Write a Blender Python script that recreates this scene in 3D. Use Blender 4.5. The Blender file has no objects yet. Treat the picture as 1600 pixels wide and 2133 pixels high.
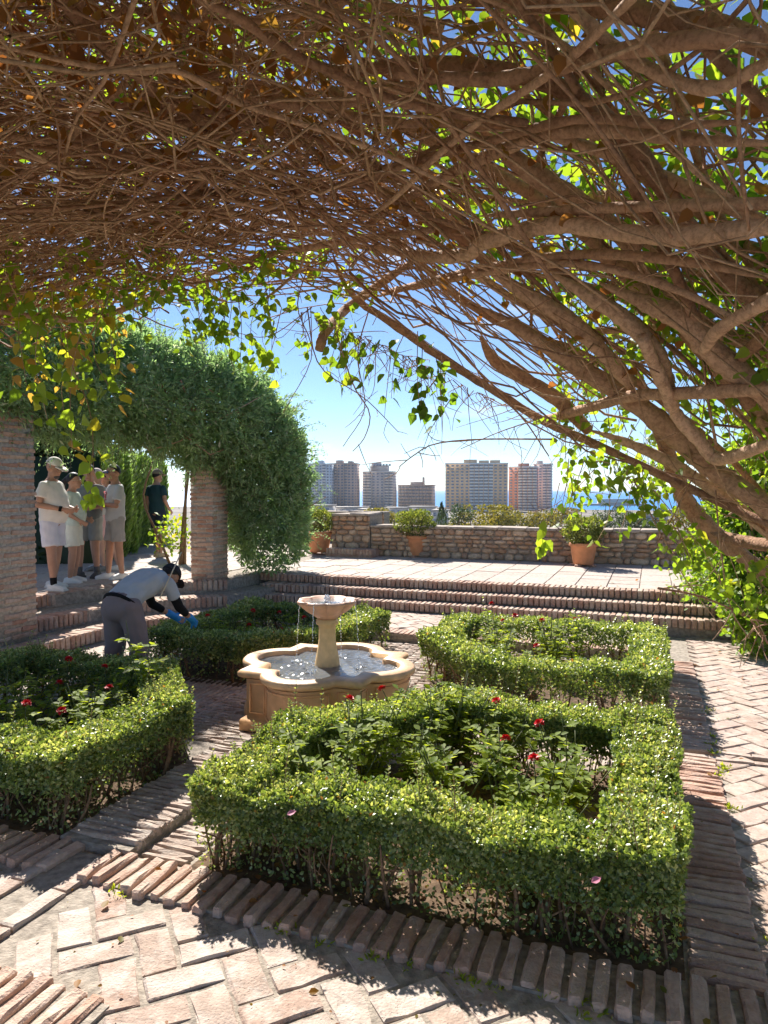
import bpy, bmesh, math, random
import numpy as np
from mathutils import Vector, Matrix, Euler

random.seed(7)
rng = np.random.default_rng(11)
R = math.radians
scn = bpy.context.scene
COL = scn.collection

# ------------------------------------------------------------------ camera
CAM_H, FPX, PITCH = 1.75, 1479.0, R(1.78)
cam_d = bpy.data.cameras.new('camera'); cam = bpy.data.objects.new('camera', cam_d); COL.objects.link(cam)
cam_d.sensor_fit = 'VERTICAL'; cam_d.sensor_height = 36.0; cam_d.lens = 36.0 * FPX / 2133.0
cam_d.clip_start = 0.05; cam_d.clip_end = 120000
cam.location = (0, 0, CAM_H); cam.rotation_euler = (R(90) - PITCH, 0, 0)
scn.camera = cam

# ------------------------------------------------------------------ sky, sun, exposure
SUN_EL = R(40.0)
SUN_AZ = math.atan2(-0.34, 0.94)          # angle from +Y towards +X of the direction TO the sun
world = bpy.data.worlds.new('World'); scn.world = world; world.use_nodes = True
wn = world.node_tree.nodes; wl = world.node_tree.links
bg = wn['Background']; bg.inputs[1].default_value = 0.05
sky = wn.new('ShaderNodeTexSky'); sky.sky_type = 'NISHITA'; sky.sun_disc = False
sky.sun_elevation = SUN_EL; sky.sun_rotation = SUN_AZ
sky.altitude = 30; sky.air_density = 0.75; sky.dust_density = 0.0; sky.ozone_density = 4.0
# a few thin clouds spread over the whole sky
tc = wn.new('ShaderNodeTexCoord'); mp = wn.new('ShaderNodeMapping'); mp.inputs['Scale'].default_value = (2.4, 2.4, 9.0)
mp.inputs['Location'].default_value = (0.37, 0.1, 0.46)
cn = wn.new('ShaderNodeTexNoise'); cn.inputs['Scale'].default_value = 1.6; cn.inputs['Detail'].default_value = 7; cn.inputs['Roughness'].default_value = 0.6
cr = wn.new('ShaderNodeValToRGB'); cr.color_ramp.elements[0].position = 0.57; cr.color_ramp.elements[1].position = 0.78
cr.color_ramp.elements[1].color = (0.75, 0.75, 0.75, 1)
cmix = wn.new('ShaderNodeMixRGB'); cmix.inputs[2].default_value = (8.5, 8.6, 8.8, 1)
wl.new(tc.outputs['Generated'], mp.inputs[0]); wl.new(mp.outputs[0], cn.inputs['Vector']); wl.new(cn.outputs['Fac'], cr.inputs[0])
wl.new(cr.outputs[0], cmix.inputs[0]); wl.new(sky.outputs[0], cmix.inputs[1]); wl.new(cmix.outputs[0], bg.inputs[0])

sun_d = bpy.data.lights.new('sun', 'SUN'); sun = bpy.data.objects.new('sun', sun_d); COL.objects.link(sun)
sun_d.energy = 3.45; sun_d.angle = R(0.53); sun_d.color = (1.0, 0.95, 0.87)
to_sun = Vector((math.sin(SUN_AZ) * math.cos(SUN_EL), math.cos(SUN_AZ) * math.cos(SUN_EL), math.sin(SUN_EL)))
sun.rotation_euler = to_sun.to_track_quat('Z', 'Y').to_euler(); sun.location = (0, 0, 20)

scn.view_settings.view_transform = 'Standard'; scn.view_settings.look = 'None'
scn.view_settings.exposure = 1.66; scn.view_settings.gamma = 1.0; scn.view_settings.use_curve_mapping = False
scn.render.engine = 'CYCLES'
cy = scn.cycles
cy.use_denoising = True
try: cy.denoiser = 'OPENIMAGEDENOISE'
except Exception: pass
cy.max_bounces = 8; cy.diffuse_bounces = 4; cy.glossy_bounces = 3; cy.transmission_bounces = 6; cy.transparent_max_bounces = 8
cy.sample_clamp_indirect = 6.0; cy.caustics_reflective = False; cy.caustics_refractive = False
cy.use_adaptive_sampling = True; cy.adaptive_threshold = 0.015

# ------------------------------------------------------------------ frames of reference
TH = R(20.7); CT, ST = math.cos(TH), math.sin(TH)
def W(s, t, z=0.0):
    """garden coordinates (s along the terrace, t away from the viewer) to world"""
    return Vector((s * CT + t * ST, -s * ST + t * CT, z))
def Wa(a):
    a = np.asarray(a, float); o = a.copy()
    o[:, 0] = a[:, 0] * CT + a[:, 1] * ST; o[:, 1] = -a[:, 0] * ST + a[:, 1] * CT
    return o
def ray(u, v):
    c = (u - 800.0) / FPX; b = -(v - 1066.5) / FPX
    cp, sp = math.cos(PITCH), math.sin(PITCH)
    return Vector((c, cp + b * sp, -sp + b * cp))
def at_z(u, v, z):
    d = ray(u, v); return Vector((0, 0, CAM_H)) + d * ((z - CAM_H) / d.z)
def at_y(u, v, y):
    d = ray(u, v); return Vector((0, 0, CAM_H)) + d * (y / d.y)

# ------------------------------------------------------------------ object helpers
def tag(o, label=None, cat=None, group=None, kind=None):
    if label: o['label'] = label
    if cat: o['category'] = cat
    if group: o['group'] = group
    if kind: o['kind'] = kind
    return o
def empty(name, loc=(0, 0, 0), rz=0.0, label=None, cat=None, group=None):
    o = bpy.data.objects.new(name, None); COL.objects.link(o)
    o.location = loc; o.rotation_euler = (0, 0, rz); o.empty_display_size = 0.1
    return tag(o, label, cat, group)
def link(name, me, parent=None, loc=None, rot=None, scale=None):
    o = bpy.data.objects.new(name, me); COL.objects.link(o)
    if parent is not None: o.parent = parent
    if loc is not None: o.location = loc
    if rot is not None: o.rotation_euler = rot
    if scale is not None: o.scale = scale
    return o
def mesh(name, verts, faces, mat=None, smooth=False, tint=None, matidx=None):
    """verts (N,3); faces: list of arrays (n,k) or list of index lists"""
    me = bpy.data.meshes.new(name)
    verts = np.asarray(verts, np.float32)
    if len(faces) and not isinstance(faces[0], np.ndarray):
        me.from_pydata([tuple(v) for v in verts], [], faces)
    else:
        me.vertices.add(len(verts)); me.vertices.foreach_set('co', verts.ravel())
        loops = np.concatenate([f.ravel() for f in faces]).astype(np.int32)
        tot = np.concatenate([np.full(len(f), f.shape[1], np.int32) for f in faces])
        start = np.zeros(len(tot), np.int32); start[1:] = np.cumsum(tot)[:-1]
        me.loops.add(len(loops)); me.loops.foreach_set('vertex_index', loops)
        me.polygons.add(len(tot)); me.polygons.foreach_set('loop_start', start); me.polygons.foreach_set('loop_total', tot)
    if smooth: me.polygons.foreach_set('use_smooth', np.ones(len(me.polygons), bool))
    if tint is not None:
        a = me.attributes.new('tint', 'FLOAT', 'POINT'); a.data.foreach_set('value', np.asarray(tint, np.float32))
    if mat is not None:
        for m in (mat if isinstance(mat, (list, tuple)) else [mat]): me.materials.append(m)
    if matidx is not None: me.polygons.foreach_set('material_index', np.asarray(matidx, np.int32))
    me.update(calc_edges=True); me.validate()
    return me
def bm_mesh(name, bm, mat=None, smooth=False):
    me = bpy.data.meshes.new(name); bm.normal_update(); bm.to_mesh(me); bm.free()
    if mat is not None:
        for m in (mat if isinstance(mat, (list, tuple)) else [mat]): me.materials.append(m)
    if smooth: me.polygons.foreach_set('use_smooth', np.ones(len(me.polygons), bool))
    return me

class MB:
    """collects shapes into one mesh"""
    def __init__(self): self.v = []; self.q = []; self.t = []; self.ti = []; self.n = 0
    def add(self, v, quads=None, tris=None, tint=0.5):
        v = np.asarray(v, float); self.v.append(v)
        if quads is not None and len(quads): self.q.append(np.asarray(quads) + self.n)
        if tris is not None and len(tris): self.t.append(np.asarray(tris) + self.n)
        self.ti.append(np.full(len(v), tint) if np.isscalar(tint) else np.asarray(tint)); self.n += len(v)
        return self
    def tube(self, pts, rad, sides=6, tint=0.5, smoothn=0, caps=True):
        v, q, t = tube(pts, rad, sides, smoothn, caps); return self.add(v, q, t, tint)
    def box(self, c, size, M=None, tint=0.5):
        x, y, z = [k / 2 for k in size]
        v = np.array([(-x, -y, -z), (x, -y, -z), (x, y, -z), (-x, y, -z), (-x, -y, z), (x, -y, z), (x, y, z), (-x, y, z)])
        if M is not None: v = v @ np.array(M.to_3x3()).T
        return self.add(v + np.array(c), [(0, 3, 2, 1), (4, 5, 6, 7), (0, 1, 5, 4), (1, 2, 6, 5), (2, 3, 7, 6), (3, 0, 4, 7)], None, tint)
    def loft(self, rings, closed_top=True, closed_bot=True, tint=0.5):
        rings = [np.asarray(r, float) for r in rings]; n = len(rings[0]); v = np.concatenate(rings); q = []
        for i in range(len(rings) - 1):
            a = np.arange(n) + i * n; b = np.roll(np.arange(n), -1) + i * n
            q.append(np.stack([a, b, b + n, a + n], 1))
        q = np.concatenate(q); t = []; m = len(v); ex = []
        if closed_bot: ex.append(rings[0].mean(0)); k = m + len(ex) - 1; t += [(k, (i + 1) % n, i) for i in range(n)]
        if closed_top:
            ex.append(rings[-1].mean(0)); k = m + len(ex) - 1; o = (len(rings) - 1) * n; t += [(k, o + i, o + (i + 1) % n) for i in range(n)]
        if ex: v = np.concatenate([v, np.array(ex)])
        return self.add(v, q, np.array(t) if t else None, tint)
    def lathe(self, prof, sides=24, c=(0, 0, 0), tint=0.5):
        a = np.linspace(0, 2 * np.pi, sides, endpoint=False)
        return self.loft([np.stack([c[0] + r * np.cos(a), c[1] + r * np.sin(a), np.full(sides, c[2] + z)], 1) for r, z in prof], tint=tint)
    def ball(self, c, r, seg=10, rings=7, M=None, tint=0.5):
        r = np.array(r if hasattr(r, '__len__') else (r, r, r), float); rr = []
        for i in range(rings + 1):
            ph = -np.pi / 2 + np.pi * (0.04 + 0.92 * i / rings); a = np.linspace(0, 2 * np.pi, seg, endpoint=False)
            p = np.stack([np.cos(ph) * np.cos(a), np.cos(ph) * np.sin(a), np.full(seg, np.sin(ph))], 1) * r
            if M is not None: p = p @ np.array(M.to_3x3()).T
            rr.append(p + np.array(c))
        return self.loft(rr, tint=tint)
    def mesh(self, name, mat=None, smooth=False, tint=False):
        f = []
        if self.q: f.append(np.concatenate(self.q))
        if self.t: f.append(np.concatenate(self.t))
        return mesh(name, np.concatenate(self.v), f, mat, smooth, np.concatenate(self.ti) if tint else None)
    def build(self, name, mat, parent=None, smooth=False, tint=False, **k):
        return link(name, self.mesh(name, mat, smooth, tint), parent, **k)

def spline(pts, n):
    P = np.asarray(pts, float)
    if len(P) == 2: return P[0] + (P[1] - P[0]) * np.linspace(0, 1, n)[:, None]
    Q = np.vstack([2 * P[0] - P[1], P, 2 * P[-1] - P[-2]]); out = []
    for x in np.linspace(0, len(P) - 1 - 1e-6, n):
        i = int(x); f = x - i; a, b, c, d = Q[i:i + 4]
        out.append(0.5 * ((2 * b) + (-a + c) * f + (2 * a - 5 * b + 4 * c - d) * f * f + (-a + 3 * b - 3 * c + d) * f ** 3))
    return np.array(out)
def tube(pts, rad, sides=6, smoothn=0, caps=True):
    P = np.asarray(pts, float); rad = np.atleast_1d(np.asarray(rad, float))
    if smoothn: 
        n0 = len(P); P = spline(P, smoothn)
    n = len(P)
    if len(rad) != n: rad = np.interp(np.linspace(0, 1, n), np.linspace(0, 1, len(rad)), rad)
    T = np.gradient(P, axis=0); T /= np.linalg.norm(T, axis=1, keepdims=True) + 1e-9
    ref = np.array([0, 0, 1.0]) if abs(T[:, 2]).mean() < 0.8 else np.array([1.0, 0, 0])
    A = np.cross(T, ref); A /= np.linalg.norm(A, axis=1, keepdims=True) + 1e-9; B = np.cross(T, A)
    a = np.linspace(0, 2 * np.pi, sides, endpoint=False)
    v = (P[:, None, :] + rad[:, None, None] * (np.cos(a)[None, :, None] * A[:, None, :] + np.sin(a)[None, :, None] * B[:, None, :])).reshape(-1, 3)
    i = np.arange(n - 1)[:, None] * sides; j = np.arange(sides)[None, :]; j2 = (j + 1) % sides
    q = np.stack([i + j, i + sides + j, i + sides + j2, i + j2], -1).reshape(-1, 4)
    t = None
    if caps:
        t = [(0, k, k + 1) for k in range(1, sides - 1)]; o = (n - 1) * sides
        t += [(o, o + k + 1, o + k) for k in range(1, sides - 1)]; t = np.array(t)
    return v, q, t

# leaf templates: x across, y along, z up
LEAF_OVAL = (np.array([(0, 0, 0), (.30, .28, .07), (.28, .62, .07), (0, 1, -.04), (-.28, .62, .07), (-.30, .28, .07)]), np.array([(0, 1, 2, 3), (0, 3, 4, 5)]))
LEAF_LANCE = (np.array([(0, 0, 0), (.16, .32, .04), (.13, .62, .03), (0, 1, -.10), (-.13, .62, .03), (-.16, .32, .04)]), np.array([(0, 1, 2, 3), (0, 3, 4, 5)]))
LEAF_HEART = (np.array([(0, 0, 0), (.34, .10, .06), (.38, .42, .05), (0, 1, -.12), (-.38, .42, .05), (-.34, .10, .06), (0, .4, 0)]),
              np.array([(0, 1, 2, 6), (6, 2, 3, 3), (6, 3, 4, 4), (0, 6, 4, 5)]))
LEAF_DIAMOND = (np.array([(0, 0, 0), (.28, .5, .06), (0, 1, -.03), (-.28, .5, .06)]), np.array([(0, 1, 2, 3)]))
def unit(a): return a / (np.linalg.norm(a, axis=-1, keepdims=True) + 1e-9)
def leaves_geo(pos, axis, up, size, template, curl=None):
    """returns verts, faces for N leaves"""
    pos = np.asarray(pos, float); N = len(pos); tv, tf = template
    Y = unit(np.asarray(axis, float)); X = unit(np.cross(Y, np.asarray(up, float))); Z = np.cross(X, Y)
    size = np.broadcast_to(size, (N,))
    v = pos[:, None, :] + size[:, None, None] * (tv[None, :, 0, None] * X[:, None] + tv[None, :, 1, None] * Y[:, None] + tv[None, :, 2, None] * Z[:, None])
    k = len(tv); off = (np.arange(N) * k)[:, None, None]
    if template is LEAF_HEART:
        quads = (tf[[0, 3]][None] + off).reshape(-1, 4); tris = (tf[[1, 2]][:, :3][None] + off).reshape(-1, 3)
        return v.reshape(-1, 3), quads, tris, k
    return v.reshape(-1, 3), (tf[None] + off).reshape(-1, 4), None, k
def leaves_obj(name, pos, axis, up, size, template, mat, parent=None, tint=None, kind=None):
    v, q, t, k = leaves_geo(pos, axis, up, size, template)
    if tint is None: tint = rng.random(len(pos))
    f = [q] if t is None else [q, t]
    o = link(name, mesh(name, v, f, mat, False, np.repeat(tint, k)), parent)
    if kind: o['kind'] = kind
    return o
def rdir(n, bias=(0, 0, 0)):
    return unit(unit(rng.normal(size=(n, 3))) + np.array(bias))

# ------------------------------------------------------------------ materials
def new_mat(name):
    m = bpy.data.materials.new(name); m.use_nodes = True; nt = m.node_tree
    return m, nt, nt.nodes, nt.links, nt.nodes['Principled BSDF']
def rgb(c): return (c[0], c[1], c[2], 1.0)
def ramp(nodes, stops):
    r = nodes.new('ShaderNodeValToRGB'); e = r.color_ramp.elements
    while len(e) < len(stops): e.new(0.5)
    for i, (p, c) in enumerate(stops): e[i].position = p; e[i].color = rgb(c)
    return r
def plain(name, col, rough=0.6, spec=0.4, metal=0.0, noise=0.0, nscale=30.0, bump=0.0, bscale=60.0):
    m, nt, N, L, b = new_mat(name)
    b.inputs['Base Color'].default_value = rgb(col); b.inputs['Roughness'].default_value = rough
    b.inputs['Specular IOR Level'].default_value = spec; b.inputs['Metallic'].default_value = metal
    co = N.new('ShaderNodeTexCoord')
    if noise > 0:
        nz = N.new('ShaderNodeTexNoise'); nz.inputs['Scale'].default_value = nscale; nz.inputs['Detail'].default_value = 5
        r = ramp(N, [(0.3, [c * (1 - noise) for c in col]), (0.7, [min(1, c * (1 + noise)) for c in col])])
        L.new(co.outputs['Object'], nz.inputs['Vector']); L.new(nz.outputs['Fac'], r.inputs[0]); L.new(r.outputs[0], b.inputs['Base Color'])
    if bump > 0:
        nb = N.new('ShaderNodeTexNoise'); nb.inputs['Scale'].default_value = bscale; nb.inputs['Detail'].default_value = 6
        bp = N.new('ShaderNodeBump'); bp.inputs['Strength'].default_value = bump; bp.inputs['Distance'].default_value = 0.01
        L.new(co.outputs['Object'], nb.inputs['Vector']); L.new(nb.outputs['Fac'], bp.inputs['Height']); L.new(bp.outputs[0], b.inputs['Normal'])
    return m
def leaf_mat(name, stops, trans=0.35, rough=0.45, tcol=None, spec=0.5):
    m, nt, N, L, b = new_mat(name)
    at = N.new('ShaderNodeAttribute'); at.attribute_name = 'tint'
    r = ramp(N, stops); L.new(at.outputs['Fac'], r.inputs[0]); L.new(r.outputs[0], b.inputs['Base Color'])
    b.inputs['Roughness'].default_value = rough; b.inputs['Specular IOR Level'].default_value = spec
    tr = N.new('ShaderNodeBsdfTranslucent'); mul = N.new('ShaderNodeMixRGB'); mul.blend_type = 'MULTIPLY'; mul.inputs[0].default_value = 1.0
    mul.inputs[2].default_value = rgb(tcol or (1.9, 2.0, 0.7)); L.new(r.outputs[0], mul.inputs[1]); L.new(mul.outputs[0], tr.inputs['Color'])
    mx = N.new('ShaderNodeMixShader'); mx.inputs[0].default_value = trans
    out = N['Material Output']; L.new(b.outputs[0], mx.inputs[1]); L.new(tr.outputs[0], mx.inputs[2]); L.new(mx.outputs[0], out.inputs['Surface'])
    return m
def brick_mat(name, stops, lime=0.0, limecol=(0.62, 0.56, 0.49), rough=0.85, bump=0.5, scale=1.0):
    m, nt, N, L, b = new_mat(name)
    oi = N.new('ShaderNodeObjectInfo'); ge = N.new('ShaderNodeNewGeometry'); co = N.new('ShaderNodeTexCoord')
    ad = N.new('ShaderNodeMath'); ad.operation = 'ADD'; L.new(oi.outputs['Random'], ad.inputs[0]); L.new(ge.outputs['Random Per Island'], ad.inputs[1])
    fr = N.new('ShaderNodeMath'); fr.operation = 'FRACT'; L.new(ad.outputs[0], fr.inputs[0])
    r = ramp(N, stops); L.new(fr.outputs[0], r.inputs[0])
    pos = ge.outputs['Position']
    n1 = N.new('ShaderNodeTexNoise'); n1.inputs['Scale'].default_value = 22 * scale; n1.inputs['Detail'].default_value = 8; n1.inputs['Roughness'].default_value = 0.65
    L.new(pos, n1.inputs['Vector'])
    r1 = ramp(N, [(0.30, (0.62, 0.6, 0.58)), (0.62, (1.12, 1.12, 1.12))])
    L.new(n1.outputs['Fac'], r1.inputs[0])
    m1 = N.new('ShaderNodeMixRGB'); m1.blend_type = 'MULTIPLY'; m1.inputs[0].default_value = 0.8
    L.new(r.outputs[0], m1.inputs[1]); L.new(r1.outputs[0], m1.inputs[2]); last = m1.outputs[0]
    if lime > 0:
        n2 = N.new('ShaderNodeTexNoise'); n2.inputs['Scale'].default_value = 7 * scale; n2.inputs['Detail'].default_value = 9; n2.inputs['Roughness'].default_value = 0.7
        L.new(pos, n2.inputs['Vector'])
        r2 = ramp(N, [(0.46, (0, 0, 0)), (0.62, (lime, lime, lime))]); L.new(n2.outputs['Fac'], r2.inputs[0])
        m2 = N.new('ShaderNodeMixRGB'); L.new(r2.outputs[0], m2.inputs[0]); L.new(last, m2.inputs[1]); m2.inputs[2].default_value = rgb(limecol); last = m2.outputs[0]
    L.new(last, b.inputs['Base Color']); b.inputs['Roughness'].default_value = rough; b.inputs['Specular IOR Level'].default_value = 0.3
    n3 = N.new('ShaderNodeTexNoise'); n3.inputs['Scale'].default_value = 90 * scale; n3.inputs['Detail'].default_value = 6; L.new(pos, n3.inputs['Vector'])
    vo = N.new('ShaderNodeTexVoronoi'); vo.inputs['Scale'].default_value = 60 * scale; L.new(pos, vo.inputs['Vector'])
    rv = ramp(N, [(0.0, (0, 0, 0)), (0.22, (1, 1, 1))]); L.new(vo.outputs['Distance'], rv.inputs[0])
    mm = N.new('ShaderNodeMath'); mm.operation = 'MULTIPLY'; L.new(n3.outputs['Fac'], mm.inputs[0]); L.new(rv.outputs[0], mm.inputs[1])
    bp = N.new('ShaderNodeBump'); bp.inputs['Strength'].default_value = bump; bp.inputs['Distance'].default_value = 0.006
    L.new(mm.outputs[0], bp.inputs['Height']); L.new(bp.outputs[0], b.inputs['Normal'])
    return m
def bark_mat(name, stops, bump=0.6):
    m, nt, N, L, b = new_mat(name)
    ge = N.new('ShaderNodeNewGeometry'); oi = N.new('ShaderNodeObjectInfo')
    n1 = N.new('ShaderNodeTexNoise'); n1.inputs['Scale'].default_value = 14; n1.inputs['Detail'].default_value = 8; L.new(ge.outputs['Position'], n1.inputs['Vector'])
    ad = N.new('ShaderNodeMath'); ad.operation = 'ADD'; L.new(ge.outputs['Random Per Island'], ad.inputs[0]); L.new(oi.outputs['Random'], ad.inputs[1])
    fr = N.new('ShaderNodeMath'); fr.operation = 'FRACT'; L.new(ad.outputs[0], fr.inputs[0])
    mx = N.new('ShaderNodeMath'); mx.operation = 'MULTIPLY_ADD'; mx.inputs[1].default_value = 0.55; L.new(fr.outputs[0], mx.inputs[0])
    m2 = N.new('ShaderNodeMath'); m2.operation = 'MULTIPLY'; m2.inputs[1].default_value = 0.5; L.new(n1.outputs['Fac'], m2.inputs[0]); L.new(m2.outputs[0], mx.inputs[2])
    r = ramp(N, stops); L.new(mx.outputs[0], r.inputs[0])
    n4 = N.new('ShaderNodeTexNoise'); n4.inputs['Scale'].default_value = 55; n4.inputs['Detail'].default_value = 9; n4.inputs['Roughness'].default_value = 0.7; L.new(ge.outputs['Position'], n4.inputs['Vector'])
    r4 = ramp(N, [(0.36, (.55, .5, .48)), (0.56, (1.1, 1.1, 1.1))]); L.new(n4.outputs['Fac'], r4.inputs[0])
    mc = N.new('ShaderNodeMixRGB'); mc.blend_type = 'MULTIPLY'; mc.inputs[0].default_value = .8; L.new(r.outputs[0], mc.inputs[1]); L.new(r4.outputs[0], mc.inputs[2]); L.new(mc.outputs[0], b.inputs['Base Color'])
    b.inputs['Roughness'].default_value = 0.9; b.inputs['Specular IOR Level'].default_value = 0.2
    n3 = N.new('ShaderNodeTexNoise'); n3.inputs['Scale'].default_value = 70; n3.inputs['Detail'].default_value = 9; L.new(ge.outputs['Position'], n3.inputs['Vector'])
    bp = N.new('ShaderNodeBump'); bp.inputs['Strength'].default_value = bump; bp.inputs['Distance'].default_value = 0.014
    L.new(n3.outputs['Fac'], bp.inputs['Height']); L.new(bp.outputs[0], b.inputs['Normal'])
    return m

M_paver = brick_mat('paver_brick', [(0.0, (.40, .29, .23)), (0.35, (.47, .37, .31)), (0.7, (.53, .44, .38)), (1.0, (.38, .25, .19))], lime=0.7, limecol=(.60, .53, .47), bump=0.9)
M_path = brick_mat('path_brick', [(0.0, (.42, .30, .24)), (0.5, (.49, .38, .31)), (1.0, (.45, .33, .28))], lime=0.5)
M_edge = brick_mat('edge_brick', [(0.0, (.42, .24, .17)), (0.3, (.54, .35, .26)), (0.65, (.60, .43, .34)), (1.0, (.46, .27, .20))], lime=0.25, bump=1.0)
M_step = brick_mat('step_brick', [(0.0, (.42, .25, .18)), (0.4, (.52, .34, .25)), (0.7, (.58, .44, .34)), (1.0, (.40, .24, .18))], lime=0.3)
M_slab = brick_mat('worn_path_brick', [(0.0, (.36, .27, .22)), (0.5, (.45, .35, .29)), (1.0, (.40, .30, .24))], lime=0.5, bump=1.0)
M_pillar = brick_mat('pillar_brick', [(0.0, (.50, .26, .17)), (0.3, (.58, .38, .27)), (0.65, (.64, .48, .36)), (1.0, (.54, .28, .18))], lime=0.3)
M_tile = brick_mat('terrace_tile', [(0.0, (.44, .35, .30)), (0.5, (.50, .42, .36)), (1.0, (.47, .38, .33))], lime=0.3, limecol=(.6, .54, .48))
M_mortar = plain('mortar', (.34, .29, .24), 0.95, 0.2, noise=0.35, nscale=25, bump=0.7, bscale=90)
M_mortar2 = plain('pale_mortar', (.54, .47, .39), 0.95, 0.2, noise=0.3, nscale=30, bump=0.8, bscale=110)
M_soil = plain('soil', (.13, .085, .055), 0.95, 0.15, noise=0.5, nscale=18, bump=0.9, bscale=50)
M_stone = brick_mat('wall_stone', [(0.0, (.46, .27, .16)), (0.3, (.62, .40, .25)), (0.55, (.72, .53, .37)), (0.75, (.36, .26, .19)), (1.0, (.58, .33, .2))], lime=0.2, bump=0.7)
M_stonecap = plain('wall_cap', (.42, .35, .29), 0.9, 0.3, noise=0.3, nscale=12, bump=0.5, bscale=40)
M_bark = bark_mat('vine_bark', [(0.1, (.25, .14, .092)), (0.45, (.47, .285, .19)), (0.85, (.68, .46, .32))])
M_twig = bark_mat('vine_twig', [(0.1, (.34, .21, .13)), (0.5, (.52, .34, .22)), (0.9, (.66, .46, .31))], 0.4)  # paler bark for the near twigs, depth shading put into the colour
M_stem = bark_mat('shrub_stem', [(0.1, (.12, .075, .045)), (0.5, (.24, .15, .09)), (0.9, (.34, .23, .14))], 0.3)
M_cane = plain('rose_cane', (.10, .12, .04), 0.6)
M_hedge = leaf_mat('hedge_leaf', [(0.0, (.08, .13, .042)), (0.4, (.175, .25, .075)), (0.75, (.31, .385, .13)), (0.955, (.58, .61, .33)), (0.972, (.42, .2, .06)), (1.0, (.3, .14, .05))], 0.42, 0.33, (1.6, 1.5, 0.55), 0.75)
M_rose_leaf = leaf_mat('rose_leaf', [(0.0, (.13, .19, .035)), (0.6, (.23, .31, .05)), (1.0, (.36, .42, .08))], 0.58, 0.6, (2.2, 1.9, 0.5), 0.25)
M_vine_leaf = leaf_mat('vine_leaf', [(0.0, (.08, .15, .025)), (0.45, (.14, .235, .035)), (0.84, (.23, .31, .05)), (0.9, (.36, .31, .05)), (0.95, (.38, .23, .08)), (1.0, (.30, .18, .09))], 0.6, 0.5, (2.1, 2.0, 0.6))
M_dry_leaf = leaf_mat('dry_leaf', [(0.0, (.10, .12, .02)), (0.3, (.20, .17, .03)), (0.6, (.33, .17, .05)), (1.0, (.26, .11, .045))], 0.45, 0.6, (1.6, 1.3, 0.7))
M_jasmine = leaf_mat('jasmine_leaf', [(0.0, (.17, .25, .14)), (0.6, (.29, .40, .21)), (0.93, (.45, .54, .30)), (0.96, (.5, .52, .42)), (1.0, (.6, .6, .5))], 0.42, 0.5, (1.5, 1.7, 1.0))
M_cypress = leaf_mat('cypress_spray', [(0.0, (.12, .19, .07)), (0.6, (.2, .30, .10)), (1.0, (.28, .38, .13))], 0.35, 0.6)
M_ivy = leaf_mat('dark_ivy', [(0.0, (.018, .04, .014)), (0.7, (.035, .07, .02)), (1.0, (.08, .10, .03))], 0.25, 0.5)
M_shrub = leaf_mat('shrub_leaf', [(0.0, (.09, .11, .035)), (0.6, (.15, .175, .055)), (1.0, (.26, .25, .09))], 0.4, 0.5)
M_rose = plain('rose_petal', (.62, .012, .02), 0.5, 0.4)
M_pink = plain('fallen_petal', (.65, .22, .32), 0.6)
M_terra = plain('terracotta', (.62, .27, .13), 0.75, 0.3, noise=0.14, nscale=9, bump=0.15, bscale=60)

# ================================================================== SETTING
def chamfer_box(l, w, h, bev, jit, seed):
    r = random.Random(seed); bm = bmesh.new(); bmesh.ops.create_cube(bm, size=1.0)
    for v in bm.verts: v.co = Vector((v.co.x * l, v.co.y * w, v.co.z * h - h / 2))
    if max(l, w) < .3 and h < .10:
        ax = 0 if l > w else 1; bmesh.ops.subdivide_edges(bm, edges=[e for e in bm.edges if abs((e.verts[0].co - e.verts[1].co)[ax]) > .1], cuts=2)
    bmesh.ops.bevel(bm, geom=[e for e in bm.edges if len(e.link_faces) == 2 and e.calc_face_angle(0) > .5], offset=bev, segments=1, affect='EDGES')
    for v in bm.verts: v.co += Vector((r.uniform(-1, 1), r.uniform(-1, 1), r.uniform(-1, 1))) * jit
    return bm
def brick_set(name, l, w, h, mat, n=6, bev=0.006, jit=0.003):
    return [bm_mesh(name, chamfer_box(l, w, h, bev, jit, 100 * i + int(l * 1000)), mat) for i in range(n)]
def put_brick(parent, meshes, s, t, z, ang=0.0, name='brick', tilt=0.012, sc=(1, 1, 1)):
    o = link(name, random.choice(meshes), parent, W(s, t, z + random.uniform(-.003, .003)),
             (random.uniform(-tilt, tilt), random.uniform(-tilt, tilt), ang - TH + random.uniform(-.012, .012)), sc)
    return o
def prism(name, poly, z0, z1, mat, parent=None, kind=None):
    """poly in garden coordinates"""
    bm = bmesh.new(); P = [W(s, t) for s, t in poly]
    a = [bm.verts.new((p.x, p.y, z0)) for p in P]; b = [bm.verts.new((p.x, p.y, z1)) for p in P]; n = len(P)
    bm.faces.new(b); bm.faces.new(a[::-1])
    for i in range(n): bm.faces.new((a[i], a[(i + 1) % n], b[(i + 1) % n], b[i]))
    bmesh.ops.recalc_face_normals(bm, faces=list(bm.faces))
    o = link(name, bm_mesh(name, bm, mat), parent)
    if kind: o['kind'] = kind
    return o
def rect(s0, s1, t0, t1): return [(s0, t0), (s1, t0), (s1, t1), (s0, t1)]
def inside(p, poly):
    x, y = p; c = False; n = len(poly)
    for i in range(n):
        x1, y1 = poly[i]; x2, y2 = poly[(i + 1) % n]
        if (y1 > y) != (y2 > y) and x < (x2 - x1) * (y - y1) / (y2 - y1) + x1: c = not c
    return c

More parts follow.
